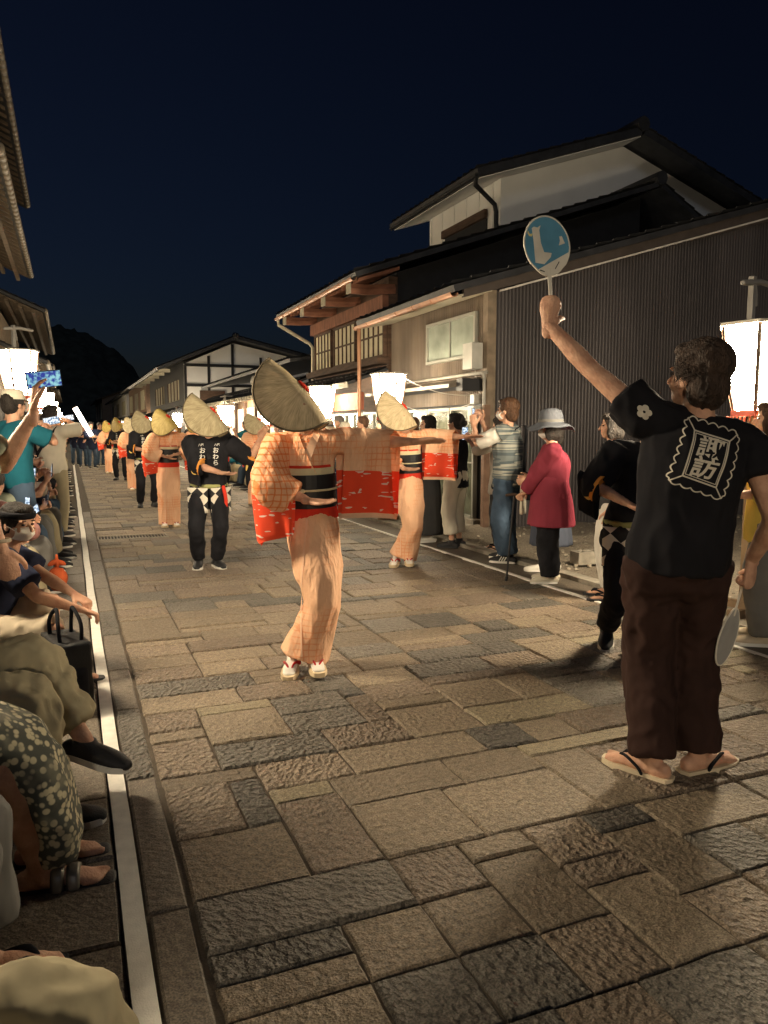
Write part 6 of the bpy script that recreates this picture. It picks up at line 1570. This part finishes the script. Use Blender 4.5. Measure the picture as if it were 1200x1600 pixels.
# ================================================================ crowd along both sides
def tmpl_sit(seed):
    rg_ = random.Random(seed); sg = rg_.choice((-1, 1))
    J = pose(rg_.uniform(1.52, 1.68), pz=.30, up=(0, rg_.uniform(-.05, .25), 1), foot={'L': (-.12, .40, 0, .1), 'R': (.12, .42, 0, -.1)}, knee={'L': (-.2, .4, 1), 'R': (.2, .4, 1)}, hand={'L': (-.06, .36, .62 + .25 * (seed % 2)), 'R': (.06, .36, .62 + .25 * (seed % 2))}, elbow={'L': (-1, 0, -1), 'R': (1, 0, -1)}, yaw=rg_.uniform(.0, .9), pitch=.1)
    return J
def tmpl_stand(seed):
    rg_ = random.Random(seed + 50); up_ = seed % 2
    H = rg_.uniform(1.52, 1.72)
    return pose(H, hand={'L': (-.06, .32, H * (.83 if up_ else .62)), 'R': (.06, .32, H * (.84 if up_ else .62))}, elbow={'L': (-1, 0, -1), 'R': (1, 0, -1)}, yaw=rg_.uniform(-.2, .7), pitch=.0)
TOPS = {'white': WHITE, 'black': BLKC, 'navy': NAVY, 'beige': BEIGE, 'teal': TEAL, 'grey': GREYC, 'pink': cloth('rose_cotton', (.45, .22, .20)), 'sage': GREENG}
BOTS = {'dark trousers': CHAR, 'jeans': DENIM, 'khaki trousers': KHAKI, 'grey trousers': GREYC}
HAIRS = {'black': HAIR, 'brown': HAIRB, 'grey': HAIRG}
TM = {}
def template(kind, seed):
    J = tmpl_sit(seed) if kind == 'sit' else tmpl_stand(seed)
    r = person('seated spectator' if kind == 'sit' else 'standing spectator', (0, 0), 0, J, TOPS['white'], BOTS['jeans'], (('short', 'bob', 'long')[seed % 3], HAIR), (BLKSHOE, RUB, 'sneaker'), vx=.026, face=False, tkw=dict(sleeve=.8 if seed % 2 else 1.6, ease=.028), bkw=dict(ease=.02))
    return r, J
rgc = random.Random(21)
def place(kind, pos, rz, where, z=0.0, phone_p=.4):
    seed = rgc.randrange(4 if kind == 'sit' else 5)
    first = (kind, seed) not in TM
    if first: TM[(kind, seed)] = template(kind, seed)
    src, J = TM[(kind, seed)]
    tn, bn, hn = rgc.choice(list(TOPS)), rgc.choice(list(BOTS)), rgc.choices(list(HAIRS), (7, 2, 2))[0]
    c_ = src if first else copy_tree(src)
    c_.location = (*pos, z); c_.rotation_euler = (0, 0, rz)
    for ch in c_.children:
        mm = {'shirt': TOPS[tn], 'trousers': BOTS[bn], 'hair': HAIRS[hn]}.get(ch.name.split('.')[0])
        if mm: ch.material_slots[0].link = 'OBJECT'; ch.material_slots[0].material = mm
    c_['label'] = f"{'seated' if kind == 'sit' else 'standing'} {hn}-haired spectator in {tn} top and {bn} {where}"
    c_['group'] = f"spectators {where}"
    if rgc.random() < phone_p and (seed % 2 or kind == 'sit'):
        zz = J['wrR'][2] + .09
        phone(f"small lit phone held by a spectator {where}", loc2w(c_, (0, J['wrR'][1] + .05, zz)), dirw(c_, (0, -1, .1)), group=f"phones held by spectators {where}", up=(1, .3, .1) if rgc.random() < .5 else (0, 0, 1))
    return c_
EA = lambda: EAST + rgc.uniform(-.2, .7)
y_ = 5.75
while y_ < 30:
    place('sit', ((-.66 if y_ < 9 else -.60) + rgc.uniform(-.06, .05), y_), EA(), 'along the broad white line', 0); y_ += rgc.uniform(.50, .68) * (1 if y_ < 14 else 1.4)
y_ = 9.3
while y_ < 62:
    if abs(y_ - 10.9) > .5 and abs(y_ - 11.9) > .4: place('stand', (-.62 + rgc.uniform(-.15, .22), y_), EA(), 'behind the seated row', .0)
    y_ += rgc.uniform(.55, .85) * (1 if y_ < 20 else 1.7)
for y_ in (5.9, 6.6, 7.2, 8.6):
    place('stand', (-1.0 + rgc.uniform(-.05, .1), y_), EA(), 'behind the seated row', .0)
WE = lambda: pi / 2 + rgc.uniform(-.7, .2)
for y_ in (10.2, 11.7, 12.6, 13.4, 14.9, 16.0, 17.2, 19.4, 21.0, 22.5, 26, 28, 31, 34, 38, 42, 47, 53):
    place('stand', (4.72 + rgc.uniform(-.2, .1), y_), WE(), 'before the lit shops', .0, .5)
for y_ in (12.9, 13.7, 14.4, 15.2, 15.9, 16.7, 17.4, 18.2, 19.0, 20.0, 21.2, 22.6, 24.2, 26.0):
    place('sit', (4.32 + rgc.uniform(-.08, .08), y_), WE(), 'on the shop-side kerb', 0.0, .5)
# white hats above the crowd
for k, (x, y_, zz, lab) in enumerate(((4.55, 13.0, 1.42, 'white sun hat with red band seen over the outstretched arm'), (4.55, 13.95, 1.47, 'pale round sun hat seen beside the folded straw hat'))):
    hh = thing('sun_hat', lab, 'hat', (x, y_, zz)); o = obj('crown', lathe(prof, c=(0, 0, 0), wv=.02), OFFW, hh, smooth=True); obj('hat_band', lathe([(.100, .035), (.107, .03), (.109, .005), (.105, .0)]), REDC if k == 0 else GREYC, hh, smooth=True)
    person(f"standing spectator under the {'red-banded' if k == 0 else 'pale round'} sun hat", (x, y_), WE(), pose(zz / .955), WHITE, CHAR, ('short', HAIR), (BLKSHOE, RUB, 'sneaker'), vx=.024, face=False)

# men in navy with the long lit tube at the head of the column
LJ = pose(1.68, hand={'R': (.06, .36, 1.15), 'L': (-.06, .34, 1.0)}, elbow={'L': (-1, 0, -1), 'R': (1, 0, -1)})
lead = person('procession member in navy coat with white cuffs holding the long lit tube', (.75, 30.5), pi + .3, LJ, NAVY, DENIM, ('short', HAIR), (BLKSHOE, RUB, 'sneaker'), vx=.024, face=False, tkw=dict(sleeve=1.5, sl_r=1.4, hem=.2, ease=.04))
for k, (x, y2) in enumerate(((.45, 31.6), (1.1, 32.4), (.2, 33.5), (1.6, 34), (2.6, 33), (3.1, 35.5))):
    c_ = copy_tree(lead, (x, y2, 0), pi + rgc.uniform(-.5, .5)); c_['label'] = 'procession member in navy coat following the column of dancers'; c_['group'] = 'procession members in navy'
tl_ = thing('lit_tube', 'long white lit tube carried aslant among the men in navy', 'lantern', (.75, 30.1, 1.15), 0)
obj('shade', MB().tube([(0, 0, .05), (-.24, .05, .50), (-.52, .1, 1.05)], [.07, .085, .085], n=10, cap='flat'), emit('tube_glow', (1, .9, .75), 9), tl_); obj('pole', MB().tube([(.06, -.01, -.15), (0, 0, .05)], .015, n=6), WOODP, tl_)  # glowing tube shaped after the streak of a moving light
obj('end_cap', MB().tube([(-.52, .1, 1.05), (-.54, .104, 1.09)], .09, n=10, cap='flat'), DWD, tl_)
bpy.data.scenes.remove(_scr)
